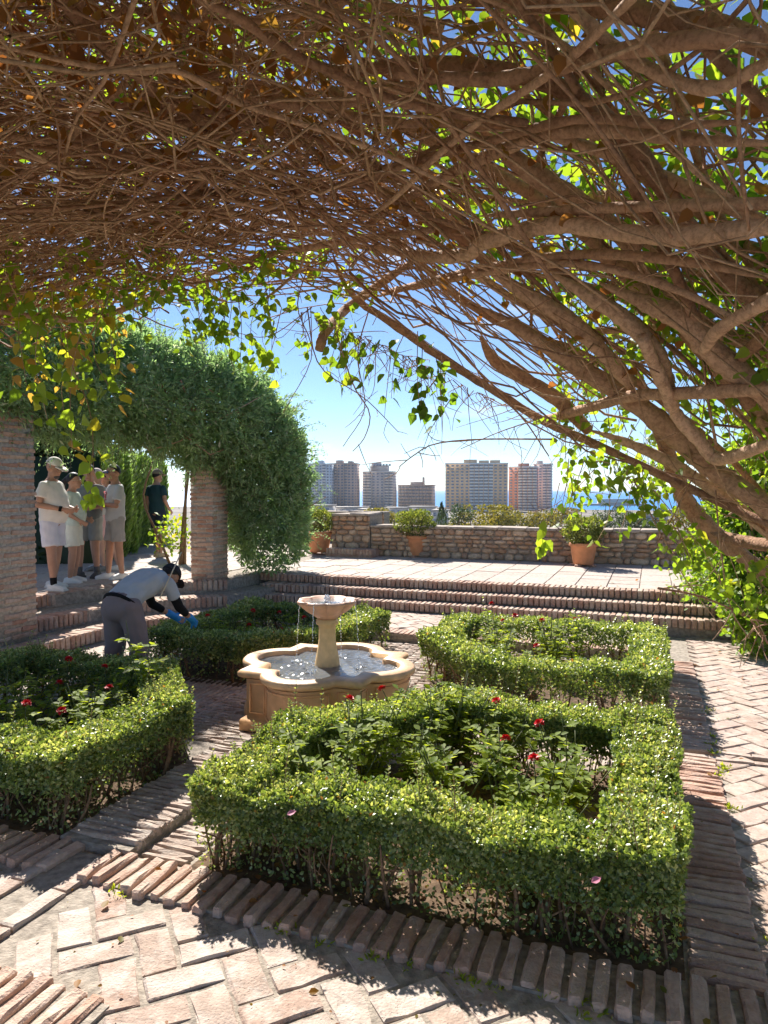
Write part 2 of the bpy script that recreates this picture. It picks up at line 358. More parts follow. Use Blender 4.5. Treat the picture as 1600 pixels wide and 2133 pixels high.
# --- terrain, city ground, sea
M_ground = plain('city_ground', (.20, .18, .16), 0.95, 0.2, noise=0.4, nscale=0.02)
M_hill = plain('hillside_scrub', (.10, .10, .045), 0.95, 0.1, noise=0.5, nscale=0.3, bump=0.6, bscale=2)
ZC = -17.5
bm = bmesh.new()
ring_r = [(0, -.08), (9, -.08)]
nn = 40; rings = []
cx, cyy = W(-2.3, 5.0).x, W(-2.3, 5.0).y
def plateau(r_extra, z): return [bm.verts.new((*(lambda w: (w.x, w.y))(W(s, t)), z)) for s, t in r_extra]
def oct(e): return [(-14 - e, -6 - e), (8 + e, -6 - e), (8 + e, 12.9 + e), (-5.2, 13.7 + e), (-14 - e, 19.5 + e)]
rr = [plateau(oct(0), -.08), plateau(oct(0.9), -.1), plateau(oct(10), -7), plateau(oct(30), ZC - .5)]
bm.faces.new(rr[0])
for a, b in zip(rr, rr[1:]):
    for i in range(5): bm.faces.new((a[i], a[(i + 1) % 5], b[(i + 1) % 5], b[i]))
bmesh.ops.recalc_face_normals(bm, faces=list(bm.faces))
tag(link('hillside_terrain', bm_mesh('hillside_terrain', bm, M_hill)), kind='structure')
bm = bmesh.new()
shore = [(-30000, 830), (-300, 820), (60, 800), (200, 690), (330, 640), (420, 760), (700, 900), (30000, 1300)]
vs = [bm.verts.new((x, y, ZC)) for x, y in shore] + [bm.verts.new((30000, -3000, ZC)), bm.verts.new((-30000, -3000, ZC))]
bm.faces.new(vs); bmesh.ops.recalc_face_normals(bm, faces=list(bm.faces))
tag(link('city_ground', bm_mesh('city_ground', bm, M_ground)), kind='structure')
M_sea, nt, N, L, b = new_mat('sea_water')
b.inputs['Base Color'].default_value = (.02, .20, .50, 1); b.inputs['Roughness'].default_value = 0.35; b.inputs['IOR'].default_value = 1.33
ge = N.new('ShaderNodeNewGeometry'); nz = N.new('ShaderNodeTexNoise'); nz.inputs['Scale'].default_value = 0.12; nz.inputs['Detail'].default_value = 6
bp = N.new('ShaderNodeBump'); bp.inputs['Strength'].default_value = 0.9; bp.inputs['Distance'].default_value = 1.5
L.new(ge.outputs['Position'], nz.inputs['Vector']); L.new(nz.outputs['Fac'], bp.inputs['Height']); L.new(bp.outputs[0], b.inputs['Normal'])
bm = bmesh.new(); bm.faces.new([bm.verts.new(p) for p in ((-60000, 500, ZC - .6), (60000, 500, ZC - .6), (60000, 60000, ZC - .6), (-60000, 60000, ZC - .6))])
tag(link('sea', bm_mesh('sea', bm, M_sea)), kind='structure')

# --- paving
B_flat = brick_set('brick', .266, .126, .05, M_paver, 12, .007, .0048)
B_path = brick_set('brick', .270, .130, .05, M_path, 8, .005, .003)
B_edge = brick_set('brick', .052, .265, .09, M_edge, 12, .009, .0045)
B_thin = brick_set('brick', .048, .262, .09, M_edge, 12, .008, .004)
B_slab = brick_set('brick', .25, .044, .05, M_slab, 12, .009, .0065)
B_step = brick_set('brick', .056, .25, .112, M_step, 8, .008, .003)
B_tile = brick_set('tile', .405, .405, .04, M_tile, 6, .005, .002)

def herringbone(parent, poly, meshes, w=0.14, z=0.0, skip=None, ang=R(45), limit=300):
    """two to one bricks laid at 45 degrees to the edge"""
    ca, sa = math.cos(ang), math.sin(ang); n = 0; S = [p[0] for p in poly]; T = [p[1] for p in poly]
    cs, ct = sum(S) / len(S), sum(T) / len(T); k = int(max(max(S) - min(S), max(T) - min(T)) / w) + 4; todo = []
    for x in range(-k, k):
        for y in range(-k, k):
            m = (x - y) % 4
            if m == 0: px, py, a = (x + 1) * w, (y + .5) * w, ang
            elif m == 2: px, py, a = (x + .5) * w, y * w, ang + R(90)
            else: continue
            s, t = cs + px * ca - py * sa, ct + px * sa + py * ca
            if not inside((s, t), poly): continue
            if skip and any(inside((s, t), q) for q in skip): continue
            todo.append(((W(s, t)).length, s, t, a))
    todo.sort()
    for i, (d, s, t, a) in enumerate(todo[:limit]): put_brick(parent, meshes, s, t, z, a)
    rest = todo[limit:]
    if rest:
        mb = MB(); src = meshes[0]; v0 = np.array([v.co[:] for v in src.vertices])
        for d, s, t, a in rest:
            p = W(s, t, z); c_, s_ = math.cos(a - TH), math.sin(a - TH)
            v = v0 @ np.array([[c_, s_, 0], [-s_, c_, 0], [0, 0, 1]]) + np.array(p)
            q = [pp.vertices[:] for pp in src.polygons if len(pp.vertices) == 4]; t3 = [pp.vertices[:] for pp in src.polygons if len(pp.vertices) == 3]
            mb.add(v, q, t3 if t3 else None)
        o = mb.build('bricks_beyond', src.materials[0], parent); o['kind'] = 'stuff'

# foreground paving (t < 2.44), with a rill and a raised course
fp = prism('front_paving', rect(-5.6, 3.2, -2.0, 2.66), -.3, -.007, M_mortar, kind='structure')
RILL = rect(-2.60, -2.44, 1.2, 2.62); COURSE = rect(-3.4, -1.72, 1.60, 1.90)
herringbone(fp, rect(-4.4, 0.40, 1.02, 2.43), B_flat, 0.141, 0.0, [rect(-2.70, -2.34, 1.2, 2.7), COURSE, rect(-3.4, -2.75, 1.0, 1.62)])
herringbone(fp, rect(0.40, 2.6, 0.9, 2.6), B_path, 0.141, 0.0, limit=0)
s = -3.4
while s < -1.72:                     # the raised course near the frame's lower edge
    put_brick(fp, B_edge, s, 1.75 + random.uniform(-.01, .01), .022 + random.uniform(-.006, .008), random.uniform(-.05, .05), tilt=.05); s += .078
t = 1.25
while t < 2.4:                       # brick rows lining the rill
    for ss in (-2.645, -2.395): put_brick(fp, B_flat, ss, t + .13, .012, R(90) + random.uniform(-.03, .03), sc=(1, .62, 1))
    t += .275
s = -5.0
while s < 0.42:                      # soldier course before the beds
    if not (-2.585 < s < -2.45):
        put_brick(fp, B_edge, s, 2.565 + random.uniform(-.012, .012), .030 + random.uniform(-.008, .006), random.uniform(-.05, .05), tilt=.045,
              sc=(random.uniform(.8, 1.12), random.uniform(.9, 1.04), 1))
    s += .0795

prism('mortar_bed', rect(-5.2, -2.62, 2.45, 2.69), -.1, .006, M_mortar, fp); prism('mortar_bed', rect(-2.43, .41, 2.45, 2.69), -.1, .006, M_mortar, fp); prism('mortar_bed', rect(-3.4, -1.7, 1.64, 1.87), -.1, .006, M_mortar, fp)
rp = prism('right_path', rect(0.12, 3.2, 2.66, 5.05), -.3, -.012, M_mortar, kind='structure'); prism('path_bed', rect(0.12, 3.2, 5.14, 9.22), -.3, -.012, M_mortar, rp); prism('drain_floor', rect(0.12, 3.2, 5.04, 5.15), -.3, -.085, M_soil, rp)
herringbone(rp, rect(0.42, 2.1, 2.5, 9.2), B_path, 0.140, 0.0, [rect(0.3, 3.2, 5.02, 5.16)])
t = 2.75
while t < 7.75:
    if not 5.02 < t < 5.16: put_brick(rp, B_thin, 0.275 + random.uniform(-.008, .008), t, .012 + random.uniform(-.006, .006), R(90) + random.uniform(-.04, .04), tilt=.03)
    t += .0635
# shallow drain across the path
for k in range(9): put_brick(rp, B_path, .22 + k * .272, 5.03, .012, 0, sc=(1, .35, 1)); put_brick(rp, B_path, .22 + k * .272, 5.165, .006, 0, sc=(1, .35, 1))

# cross paths and the court round the fountain
BED = {'near_right': [(-2.0, 2.70), (0.13, 2.70), (0.13, 4.55), (-1.27, 4.55), (-2.0, 3.75)],
       'near_left': [(-2.73, 2.70), (-2.73, 3.75), (-3.45, 4.55), (-4.9, 4.55), (-4.9, 2.70)],
       'far_right': [(-2.0, 7.50), (-2.0, 6.25), (-1.27, 5.45), (0.13, 5.45), (0.13, 7.50)],
       'far_left': [(-2.73, 7.50), (-4.55, 7.50), (-4.55, 5.45), (-3.45, 5.45), (-2.73, 6.25)]}
FC = (-2.33, 4.93)
gp_ = prism('garden_path', rect(-6.9, 0.13, 2.66, 7.72), -.3, -.02, M_mortar, kind='structure')
cands = []
def try_slab(s, t, z, ang):
    if any(inside((s, t), BED[k]) for k in BED): return
    if math.hypot(s - FC[0], t - FC[1]) < .62: return
    cands.append((W(s, t).length, s, t, z, ang))
t = 2.76
while t < 4.2:
    try_slab(-2.605, t, .045, 0); try_slab(-2.44, t, .045, 0.0) if False else None
    try_slab(-2.16, t, -.004, 0); t += .05
t = 4.2
while t < 7.68:
    s = -3.3 + ((int(t * 20)) % 2) * .13
    while s < -1.3: try_slab(s, t, -.004, 0); s += .262
    t += .052
s = -1.3
while s < .1:
    for t in (4.68, 4.935, 5.19, 5.42): try_slab(s, t, -.004, R(90))
    s += .052
s = -4.6
while s < -3.3:
    for t in (4.68, 4.935, 5.19, 5.42): try_slab(s, t, -.004, R(90))
    s += .056
cands.sort()
for i, (d, s, t, z, a) in enumerate(cands):
    if i < 300: put_brick(gp_, B_slab, s, t, z, a + random.uniform(-.04, .04), tilt=.04)
mb = MB(); v0 = np.array([v.co[:] for v in B_slab[1].vertices]); Q = [p.vertices[:] for p in B_slab[1].polygons if len(p.vertices) == 4]; T3 = [p.vertices[:] for p in B_slab[1].polygons if len(p.vertices) == 3]
for (d, s, t, z, a) in cands[300:]:
    a += random.uniform(-.04, .04); c_, s_ = math.cos(a - TH), math.sin(a - TH)
    mb.add(v0 @ np.array([[c_, s_, 0], [-s_, c_, 0], [0, 0, 1]]) + np.array(W(s, t, z + random.uniform(-.004, .004))), Q, T3 if T3 else None)
mb.build('bricks_beyond', M_slab, gp_)['kind'] = 'stuff'
# raised half of the middle path, and the raised slab edges beside the fountain
prism('raised_strip', rect(-2.74, -2.315, 2.69, 4.25), -.1, .028, M_mortar, gp_)
for k in range(30):
    put_brick(gp_, B_slab, -2.44, 2.76 + k * .05, .045, random.uniform(-.03, .03), tilt=.03)
prism('raised_strip', rect(-1.72, -1.34, 5.3, 5.75), -.1, .05, M_mortar, gp_)
# soil of the four beds
for k, poly in BED.items():
    prism('bed_soil', poly, -.1, -.008, M_soil, kind='structure')
# court west of the beds
we = prism('west_court', rect(-6.9, -4.9, 2.7, 8.4), -.3, -.004, M_slab, kind='structure')
# fallen bits on soil handled with the hedges

# back walk, a low step above the beds
bw = prism('back_walk', rect(-5.6, 0.13, 7.72, 9.25), -.3, .075, M_mortar, kind='structure')
herringbone(bw, rect(-3.6, -0.6, 7.98, 9.15), B_path, 0.140, .088, limit=300)
s = -5.5
while s < 0.1: put_brick(bw, B_step, s, 7.85, .09, tilt=.01); s += .062

# terrace and its steps
terr = prism('terrace', [(-6.0, 9.85), (3.4, 9.85), (3.4, 13.6), (-6.0, 13.6)], -.3, .436, M_mortar, kind='structure')
todo = []
for i in range(24):
    for j in range(9):
        s, t = -5.75 + i * .415, 10.12 + j * .415
        todo.append((abs(s + 2.5) * .3 + t, s, t))
todo.sort()
for d, s, t in todo[:300]: put_brick(terr, B_tile, s, t, .45, 0, 'tile', tilt=.006)
steps = prism('back_steps', rect(-5.6, 3.4, 9.16, 9.86), -.3, .20, M_mortar, kind='structure')
prism('step_core', rect(-5.6, 3.4, 9.44, 9.86), .19, .32, M_mortar, steps)
prism('step_core', rect(-5.6, 3.4, 9.72, 9.86), .31, .432, M_mortar, steps)
n = 0
for k, (tt, zz, s0) in enumerate(((9.25, .212, -5.3), (9.52, .332, -5.5), (9.80, .452, -5.7))):
    s = s0
    while s < 1.15: put_brick(steps, B_step, s, tt + random.uniform(-.006, .006), zz, random.uniform(-.02, .02), tilt=.015); s += .0705
# steps on the left side, curving round to the corner pillar
LOW = [(-5.93, 4.4), (-5.93, 6.3), (-5.82, 7.1), (-5.25, 7.95)]; MID = [(-6.38, 4.4), (-6.38, 6.5), (-6.2, 7.45), (-5.45, 8.3)]
TOP = [(-7.02, 4.4), (-7.02, 6.6), (-6.78, 7.8), (-5.75, 8.75)]
ls = None
for ln, z, back in ((LOW, .15, [(-5.25, 9.3), (-8, 9.3), (-8, 4.4)]), (MID, .30, [(-5.3, 9.5), (-8, 9.5), (-8, 4.4)]), (TOP, .436, [(-5.75, 9.9), (-5.75, 13.6), (-8.6, 18.8), (-13, 18.8), (-13, 4.4)])):
    if ls is None: ls = o = prism('left_steps', ln + back, -.3, z - .012, M_mortar, kind='structure')
    elif ln is MID: prism('step_core', ln + back, .1, z - .012, M_mortar, ls)
    else: lt = prism('left_terrace', ln + back, -.25, z, M_mortar, kind='structure')
    P = spline([(a, b, 0) for a, b in ln], 200); Ls = np.r_[0, np.cumsum(np.linalg.norm(np.diff(P, axis=0), axis=1))]
    for d in np.arange(.05, Ls[-1], .0715):
        p = np.array([np.interp(d, Ls, P[:, k]) for k in range(2)]); p2 = np.array([np.interp(d + .05, Ls, P[:, k]) for k in range(2)])
        a = math.atan2(*(p2 - p)[::-1]); nrm = np.array([-math.sin(a), math.cos(a)])
        put_brick(ls, B_step, p[0] + nrm[0] * .095, p[1] + nrm[1] * .095, z + (.016 if ln is TOP else .003), a, tilt=.015, sc=(1, 1, 1.25))
todo = []
for i in range(16):
    for j in range(32):
        s, t = -12.8 + i * .415, 4.7 + j * .415
        if s > -5.9: continue
        P0 = (s, t)
        if inside(P0, [(-7.28, 4.4), (-7.28, 6.7), (-7.0, 8.0), (-5.75, 9.1), (-5.75, 13.6), (-8.6, 18.6), (-13, 18.6), (-13, 4.4)]): todo.append((W(s, t).length, s, t))
todo.sort()
for d, s, t in todo[:260]: put_brick(lt, B_tile, s, t, .45, 0, 'tile', tilt=.008)

# ================================================================== STONE WALL, PILLARS, POTS
def stone_mesh(seed, mat):
    r = random.Random(seed); bm = bmesh.new(); bmesh.ops.create_icosphere(bm, subdivisions=2, radius=0.5)
    for v in bm.verts:
        c = v.co.copy(); m = max(abs(c.x), abs(c.y), abs(c.z)) / .5
        c = c / max(m, .2) * .5 * .55 + c * .45 * 1.35
        v.co = c + Vector((r.uniform(-1, 1), r.uniform(-1, 1), r.uniform(-1, 1))) * .028
        v.co.x = max(-.5, min(.5, v.co.x * 1.1)); v.co.z = max(-.5, min(.5, v.co.z * 1.1))
    return bm_mesh('stone', bm, mat)
S_stone = [stone_mesh(i, M_stone) for i in range(10)]
def stone_wall(name, s0, s1, t0, t1, z0, z1, label, parentless=True, group=None, rowh=.115, cap=True):
    root = empty(name, W((s0 + s1) / 2, t0, z0), 0, label, 'wall', group)
    inv = Matrix.Translation(-root.location)
    def pl(o): o.location = o.location - root.location
    c = prism('mortar_core', rect(s0, s1, t0 + .03, t1), z0 - .2, z1 - .03, M_mortar); c.parent = root; c.location = -root.location
    z = z0; r = random.Random(5)
    while z < z1 - .05:
        h = rowh * r.uniform(.6, 1.45); s = s0
        if z + h > z1 - .03: h = z1 - .03 - z
        while s < s1 - .03:
            l = min(r.choice((.10, .14, .17, .2, .24, .3)) * r.uniform(.85, 1.15), s1 - s)
            for face in ((0,) if l < .02 else (0,)):
                o = link('stone', r.choice(S_stone), root, W(s + l / 2, t0 + .03, z + h / 2) - root.location,
                         (r.uniform(-.05, .05), r.uniform(-.09, .09), -TH), (l * .98, .14 * r.uniform(.85, 1.2), h * r.uniform(.95, 1.12)))
            s += l
        z += h
    if cap:
        s = s0
        while s < s1 - .05:
            l = min(r.uniform(.35, .6), s1 - s); me = bm_mesh('capstone', chamfer_box(l - .01, t1 - t0 + .06, .05, .012, .006, r.randint(0, 9999)), M_stonecap)
            link('capstone', me, root, W(s + l / 2, (t0 + t1) / 2, z1 + .012 + r.uniform(-.006, .006)) - root.location, (0, r.uniform(-.012, .012), -TH)); s += l
    return root
stone_wall('parapet_wall', -5.2, 2.2, 13.0, 13.42, .44, 1.05, 'long low rubble stone parapet behind the terracotta pots, city beyond')
stone_wall('parapet_pier', -6.05, -5.22, 13.0, 13.7, .44, 1.27, 'taller stub of rubble stone wall at the left end of the parapet')
stone_wall('far_parapet', -9.5, -6.2, 16.4, 16.8, .44, 1.2, 'low stone wall beyond the walker in the dark teal shirt', rowh=.15)
st = prism('brick_bench', rect(-5.95, -5.0, 12.55, 12.98), .44, .60, M_step); st.name = 'brick_plinth'
tag(st, 'low brick plinth at the foot of the taller wall stub', 'plinth')
for k in range(15): o = put_brick(st, B_step, -5.92 + k * .064, 12.66, .612)

B_pil = brick_set('brick', .235, .12, .046, M_pillar, 8, .009, .006)
def pillar(name, s, t, half, z0, z1, label, pitch=.07, hole=False):
    root = empty(name, W(s, t, z0), -TH, label, 'pillar', None)
    core = MB().box((0, 0, (z1 - z0) / 2), (2 * half - .024, 2 * half - .024, z1 - z0)).build('mortar_core', M_mortar2, root)
    z = pitch * .8; i = 0; L_ = .235; n = max(1, round((2 * half - .12) / .245)); step = (2 * half - .12) / n
    while z < z1 - z0:
        for side in range(4):
            a = side * math.pi / 2
            for k in range(n):
                x = -half + (.12 if i % 2 else 0) + step * (k + .5); y = -half + .06
                if hole and z < .48 and side == 0 and k == n - 1: continue
                o = link('brick', random.choice(B_pil), root, (x * math.cos(a) - y * math.sin(a) + random.uniform(-.007, .007), x * math.sin(a) + y * math.cos(a) + random.uniform(-.007, .007), z + random.uniform(-.004, .004)),
                         (random.uniform(-.03, .03), random.uniform(-.03, .03), a + random.uniform(-.03, .03)), (step / L_ * .97, 1, random.uniform(.85, 1.15)))
        z += pitch; i += 1
    return root
pl_ = pillar('brick_pillar', -6.50, 5.58, .27, 0, 2.62, 'pale brick pillar at the left edge of the picture with a trunk at its foot', pitch=.079, hole=True)
pc_ = pillar('brick_pillar', -6.16, 8.95, .20, .2, 2.35, 'slim brick pillar at the step corner, half wrapped by the jasmine arch', pitch=.066)
pr_ = pillar('brick_pillar', 1.42, 9.0, .27, 0, 2.3, 'brick pillar at the right edge behind the leafy climber')
for k in range(3):
    pass

def pot(u, v, hpot, rad, label, slabel, nleaf, sh, srad, z=.45, lean=0):
    p = at_z(u, v, z); root = empty('terracotta_pot', p, random.uniform(0, 6), label, 'flower pot', 'terracotta pots on the terrace')
    mb = MB(); mb.lathe([(rad * .70, .035), (rad * .72, .05), (rad * .93, hpot * .84), (rad * .94, hpot * .85)], 28); mb.build('body', M_terra, root, True)
    mb = MB(); mb.lathe([(rad * .92, hpot * .84), (rad * 1.0, hpot * .845), (rad * 1.03, hpot * .87), (rad * 1.03, hpot * .97), (rad, hpot), (rad * .9, hpot), (rad * .88, hpot * .93)], 28); mb.build('rim', M_terra, root, True)
    MB().lathe([(rad * .87, hpot * .90), (rad * .86, hpot * .93)], 20).build('soil', M_soil, root)
    for k in range(4):
        a = k * 1.57 + .4
        link('foot', bm_mesh('foot', chamfer_box(.14, .07, .035, .006, .003, k), M_pillar), root, (math.cos(a) * rad * .68, math.sin(a) * rad * .68, .037), (0, 0, a))
    sroot = empty('potted_shrub', p + Vector((0, 0, hpot * .93)), 0, slabel, 'shrub', 'round shrubs in the terrace pots')
    n = nleaf; d = unit(rng.normal(size=(n, 3))); rr_ = srad * (1 - .5 * rng.random(n) ** 1.8) 
    lob = 1 + .16 * np.sin(d[:, 0] * 5 + u) * np.cos(d[:, 1] * 4 + v) + .10 * np.sin(d[:, 2] * 8 + u)
    pos = d * (rr_ * lob)[:, None]; pos[:, 2] = pos[:, 2] * (sh / srad) + sh * .95; pos[:, 0] += lean * pos[:, 2]
    keep = pos[:, 2] > .03; pos = pos[keep]; d = d[keep]; n = len(pos)
    leaves_obj('foliage', pos, rdir(n) * .8 + d + np.array([0, 0, .4]), rdir(n) + d, rng.uniform(.028, .055, n), LEAF_OVAL, M_shrub, sroot, None, 'stuff')
    mb = MB()
    for k in range(16):
        a = random.uniform(0, 6.3); q = random.uniform(.2, .8) * srad
        mb.tube([(random.uniform(-.03, .03), random.uniform(-.03, .03), -.02), (math.cos(a) * q * .4, math.sin(a) * q * .4, sh * .6), (math.cos(a) * q, math.sin(a) * q, sh * random.uniform(1, 1.6))], [.011, .008, .004], 5)
    mb.build('stems', M_stem, sroot)['kind'] = 'stuff'
    return root
pot(665, 1153, .46, .265, 'wide terracotta pot nearest the jasmine arch, in front of another pot', 'round clipped shrub in the wide pot beside the jasmine arch', 2600, .25, .36)
pot(630, 1137, .42, .25, 'terracotta pot half hidden behind the jasmine arch', 'shrub in the pot half hidden by the jasmine arch', 1600, .25, .34)
pot(870, 1160, .42, .215, 'slim terracotta pot in the middle of the parapet', 'leaning airy shrub in the middle pot by the parapet', 2800, .27, .37, lean=-.12)
pot(1215, 1179, .40, .235, 'terracotta pot at the right end of the parapet', 'bright green shrub in the pot at the right end of the parapet', 3000, .24, .34)

# ================================================================== FOUNTAIN
M_fstone = plain('fountain_stone', (.70, .41, .21), 0.65, 0.4, noise=0.22, nscale=7, bump=0.25, bscale=45)
M_frim = plain('fountain_rim_stone', (.68, .42, .22), 0.45, 0.5, noise=0.25, nscale=9, bump=0.2, bscale=50)
M_fbasin = plain('basin_lining', (.70, .54, .34), 0.6, 0.4, noise=0.2, nscale=8)
M_ped = plain('pedestal_stone', (.68, .47, .23), 0.5, 0.45, noise=0.22, nscale=10, bump=0.2, bscale=50)
M_bowl = plain('bowl_stone', (.62, .36, .24), 0.5, 0.45, noise=0.22, nscale=10, bump=0.2, bscale=50)
def water_mat(name, col, scale, bump, dist):
    m, nt, N, L, b = new_mat(name)
    b.inputs['Base Color'].default_value = rgb(col); b.inputs['Roughness'].default_value = 0.09; b.inputs['IOR'].default_value = 1.33
    b.inputs['Transmission Weight'].default_value = 0.85
    ge = N.new('ShaderNodeNewGeometry'); nz = N.new('ShaderNodeTexNoise'); nz.inputs['Scale'].default_value = scale; nz.inputs['Detail'].default_value = 3
    bp = N.new('ShaderNodeBump'); bp.inputs['Strength'].default_value = bump; bp.inputs['Distance'].default_value = dist
    L.new(ge.outputs['Position'], nz.inputs['Vector']); L.new(nz.outputs['Fac'], bp.inputs['Height']); L.new(bp.outputs[0], b.inputs['Normal'])
    return m
M_water = water_mat('fountain_water', (.9, .96, 1.0), 26, 0.3, 0.02)
M_drop = plain('water_drop', (.85, .9, .95), 0.05, 0.9)
fo = empty('fountain', W(FC[0], FC[1], 0), -TH, 'tiered stone fountain with lobed basin and running water at the centre of the beds', 'fountain')
def foil(off, z):
    """four round lobes on the axes, four square corners on the diagonals"""
    a = .465 + off; c = .375; r = .295 + off; h = math.sqrt(max(r * r - (a - c) ** 2, 1e-6)); pts = []
    for k in range(4):
        ph = k * math.pi / 2; th = math.atan2(h, a - c)
        loc = [(c + r * math.cos(q), r * math.sin(q)) for q in np.linspace(-th, th, 15)] + [(a, a)]
        for x, y in loc: pts.append((x * math.cos(ph) - y * math.sin(ph), x * math.sin(ph) + y * math.cos(ph), z))
    return np.array(pts)
mb = MB(); mb.loft([foil(.02, -.01), foil(.02, .06), foil(.012, .075), foil(-.02, .085), foil(-.02, .365)], closed_top=False, closed_bot=False); mb.build('basin_wall', M_fstone, fo)
mb = MB(); mb.loft([foil(-.03, .372), foil(.0, .376), foil(.022, .388), foil(.028, .402), foil(.026, .424), foil(.012, .436), foil(-.075, .437), foil(-.088, .43), foil(-.092, .30)], closed_top=False, closed_bot=False); mb.build('rim', M_frim, fo, False)
mb = MB(); mb.loft([foil(-.085, .31), foil(-.085, .22)], closed_top=True, closed_bot=False); mb.build('basin_floor', M_fbasin, fo)
# raised frames on the lobes and corner panels of the wall
a_, c_, r_ = .465 - .02, .375, .295 - .02; h_ = math.sqrt(r_ * r_ - (a_ - c_) ** 2); th_ = math.atan2(h_, a_ - c_)
for k in range(4):
    ph = k * math.pi / 2; rot = Matrix.Rotation(ph, 3, 'Z')
    def tp(l): return [tuple(rot @ Vector(p)) for p in l]
    mb = MB(); q0, q1 = -th_ + .22, th_ - .22
    for zz in (.12, .335): mb.tube(tp([(c_ + (r_ + .002) * math.cos(q), (r_ + .002) * math.sin(q), zz) for q in np.linspace(q0, q1, 14)]), .009, 6)
    for q in (q0, q1): mb.tube(tp([(c_ + (r_ + .002) * math.cos(q), (r_ + .002) * math.sin(q), zz) for zz in (.12, .335)]), .009, 6)
    mb.build('lobe_moulding', M_fstone, fo)
    for sw in (0, 1):
        mb = MB(); x0, x1 = h_ + .03, a_ - .03
        pts = [(a_ + .002, x0, .12), (a_ + .002, x1, .12), (a_ + .002, x1, .335), (a_ + .002, x0, .335), (a_ + .002, x0, .12)]
        if sw: pts = [(y, x, z) for x, y, z in pts]
        for p, q in zip(pts, pts[1:]): mb.tube(tp([p, q]), .008, 5)
        mb.build('corner_moulding', M_fstone, fo)
# water in the basin: rippled sheet
g = 90; xs = np.linspace(-.68, .68, g); poly = [(p[0], p[1]) for p in foil(-.088, 0)]
X, Y = np.meshgrid(xs, xs); keep = np.array([inside((x, y), poly) for x, y in zip(X.ravel(), Y.ravel())])
Z = np.full(X.size, .402)
for (dx, dy) in ((.28, .05), (-.26, -.1), (.05, .3), (-.05, -.28)):
    rr_ = np.hypot(X.ravel() - dx, Y.ravel() - dy); Z += .006 * np.sin(rr_ * 95) * np.exp(-rr_ * 4.5)
Z += rng.normal(size=Z.size) * .0012
idx = -np.ones(X.size, int); idx[keep] = np.arange(keep.sum()); q = []
for i in range(g - 1):
    for j in range(g - 1):
        c = [idx[i * g + j], idx[i * g + j + 1], idx[(i + 1) * g + j + 1], idx[(i + 1) * g + j]]
        if min(c) >= 0: q.append(c)
link('water', mesh('water', np.stack([X.ravel(), Y.ravel(), Z], 1)[keep], [np.array(q)], M_water, True), fo)
# pedestal (eight sided baluster)
def octring(r, z, n=8): 
    a = np.linspace(0, 2 * np.pi, n, endpoint=False) + np.pi / n
    return np.stack([r * np.cos(a), r * np.sin(a), np.full(n, z)], 1)
mb = MB(); mb.loft([octring(r, z) for r, z in ((.10, .28), (.098, .40), (.094, .43), (.088, .47), (.074, .54), (.066, .60), (.064, .68), (.068, .71), (.082, .715), (.086, .73), (.084, .755), (.07, .765))]); mb.build('pedestal', M_ped, fo)
def scallop(r, z, amp, n=96):
    a = np.linspace(0, 2 * np.pi, n, endpoint=False); rr_ = r * (1 - amp + amp * np.abs(np.cos(a * 4)) ** .6)
    return np.stack([rr_ * np.cos(a), rr_ * np.sin(a), np.full(n, z)], 1)
mb = MB(); mb.loft([scallop(.075, .765, 0), scallop(.10, .785, .02), scallop(.165, .825, .08), (scallop(.205, .862, .14)), scallop(.226, .880, .16), scallop(.236, .886, .16), scallop(.236, .900, .16), scallop(.228, .908, .16), scallop(.208, .905, .16), scallop(.17, .868, .10), scallop(.05, .855, 0)])
bowl_o = mb.build('bowl', M_bowl, fo)
mb = MB(); mb.loft([scallop(.19, .886, .10), scallop(.188, .889, .10)]); mb.build('bowl_water', M_water, bowl_o)
mb = MB()
for k in range(26):
    h = random.random(); a = random.uniform(0, 6.3); q = .012 + .02 * h * random.random()
    mb.ball((math.cos(a) * q, math.sin(a) * q, .89 + .05 * (1 - h)), random.uniform(.004, .009), 6, 4)
mb.build('jet', M_drop, bowl_o)
for k, a in enumerate((R(0), R(90), R(180), R(270))):
    mb = MB(); tt = 0
    for i in range(34):
        tt = i / 33 * .32; x = .225 + .13 * tt; z = .905 - 4.9 * tt * tt
        if z < .40: break
        mb.ball((math.cos(a) * x + random.uniform(-.003, .003), math.sin(a) * x + random.uniform(-.003, .003), z), (.0035, .0035, random.uniform(.006, .012)), 6, 4)
    ws_ = mb.build('water_stream', M_drop, fo)
    mb = MB()
    for i in range(14):
        q = random.uniform(0, 6.3); rr_ = random.uniform(0, .05); mb.ball((math.cos(a) * .268 + math.cos(q) * rr_, math.sin(a) * .268 + math.sin(q) * rr_, .402 + random.uniform(0, .02)), random.uniform(.003, .007), 5, 4)
    mb.build('splash', M_drop, ws_)

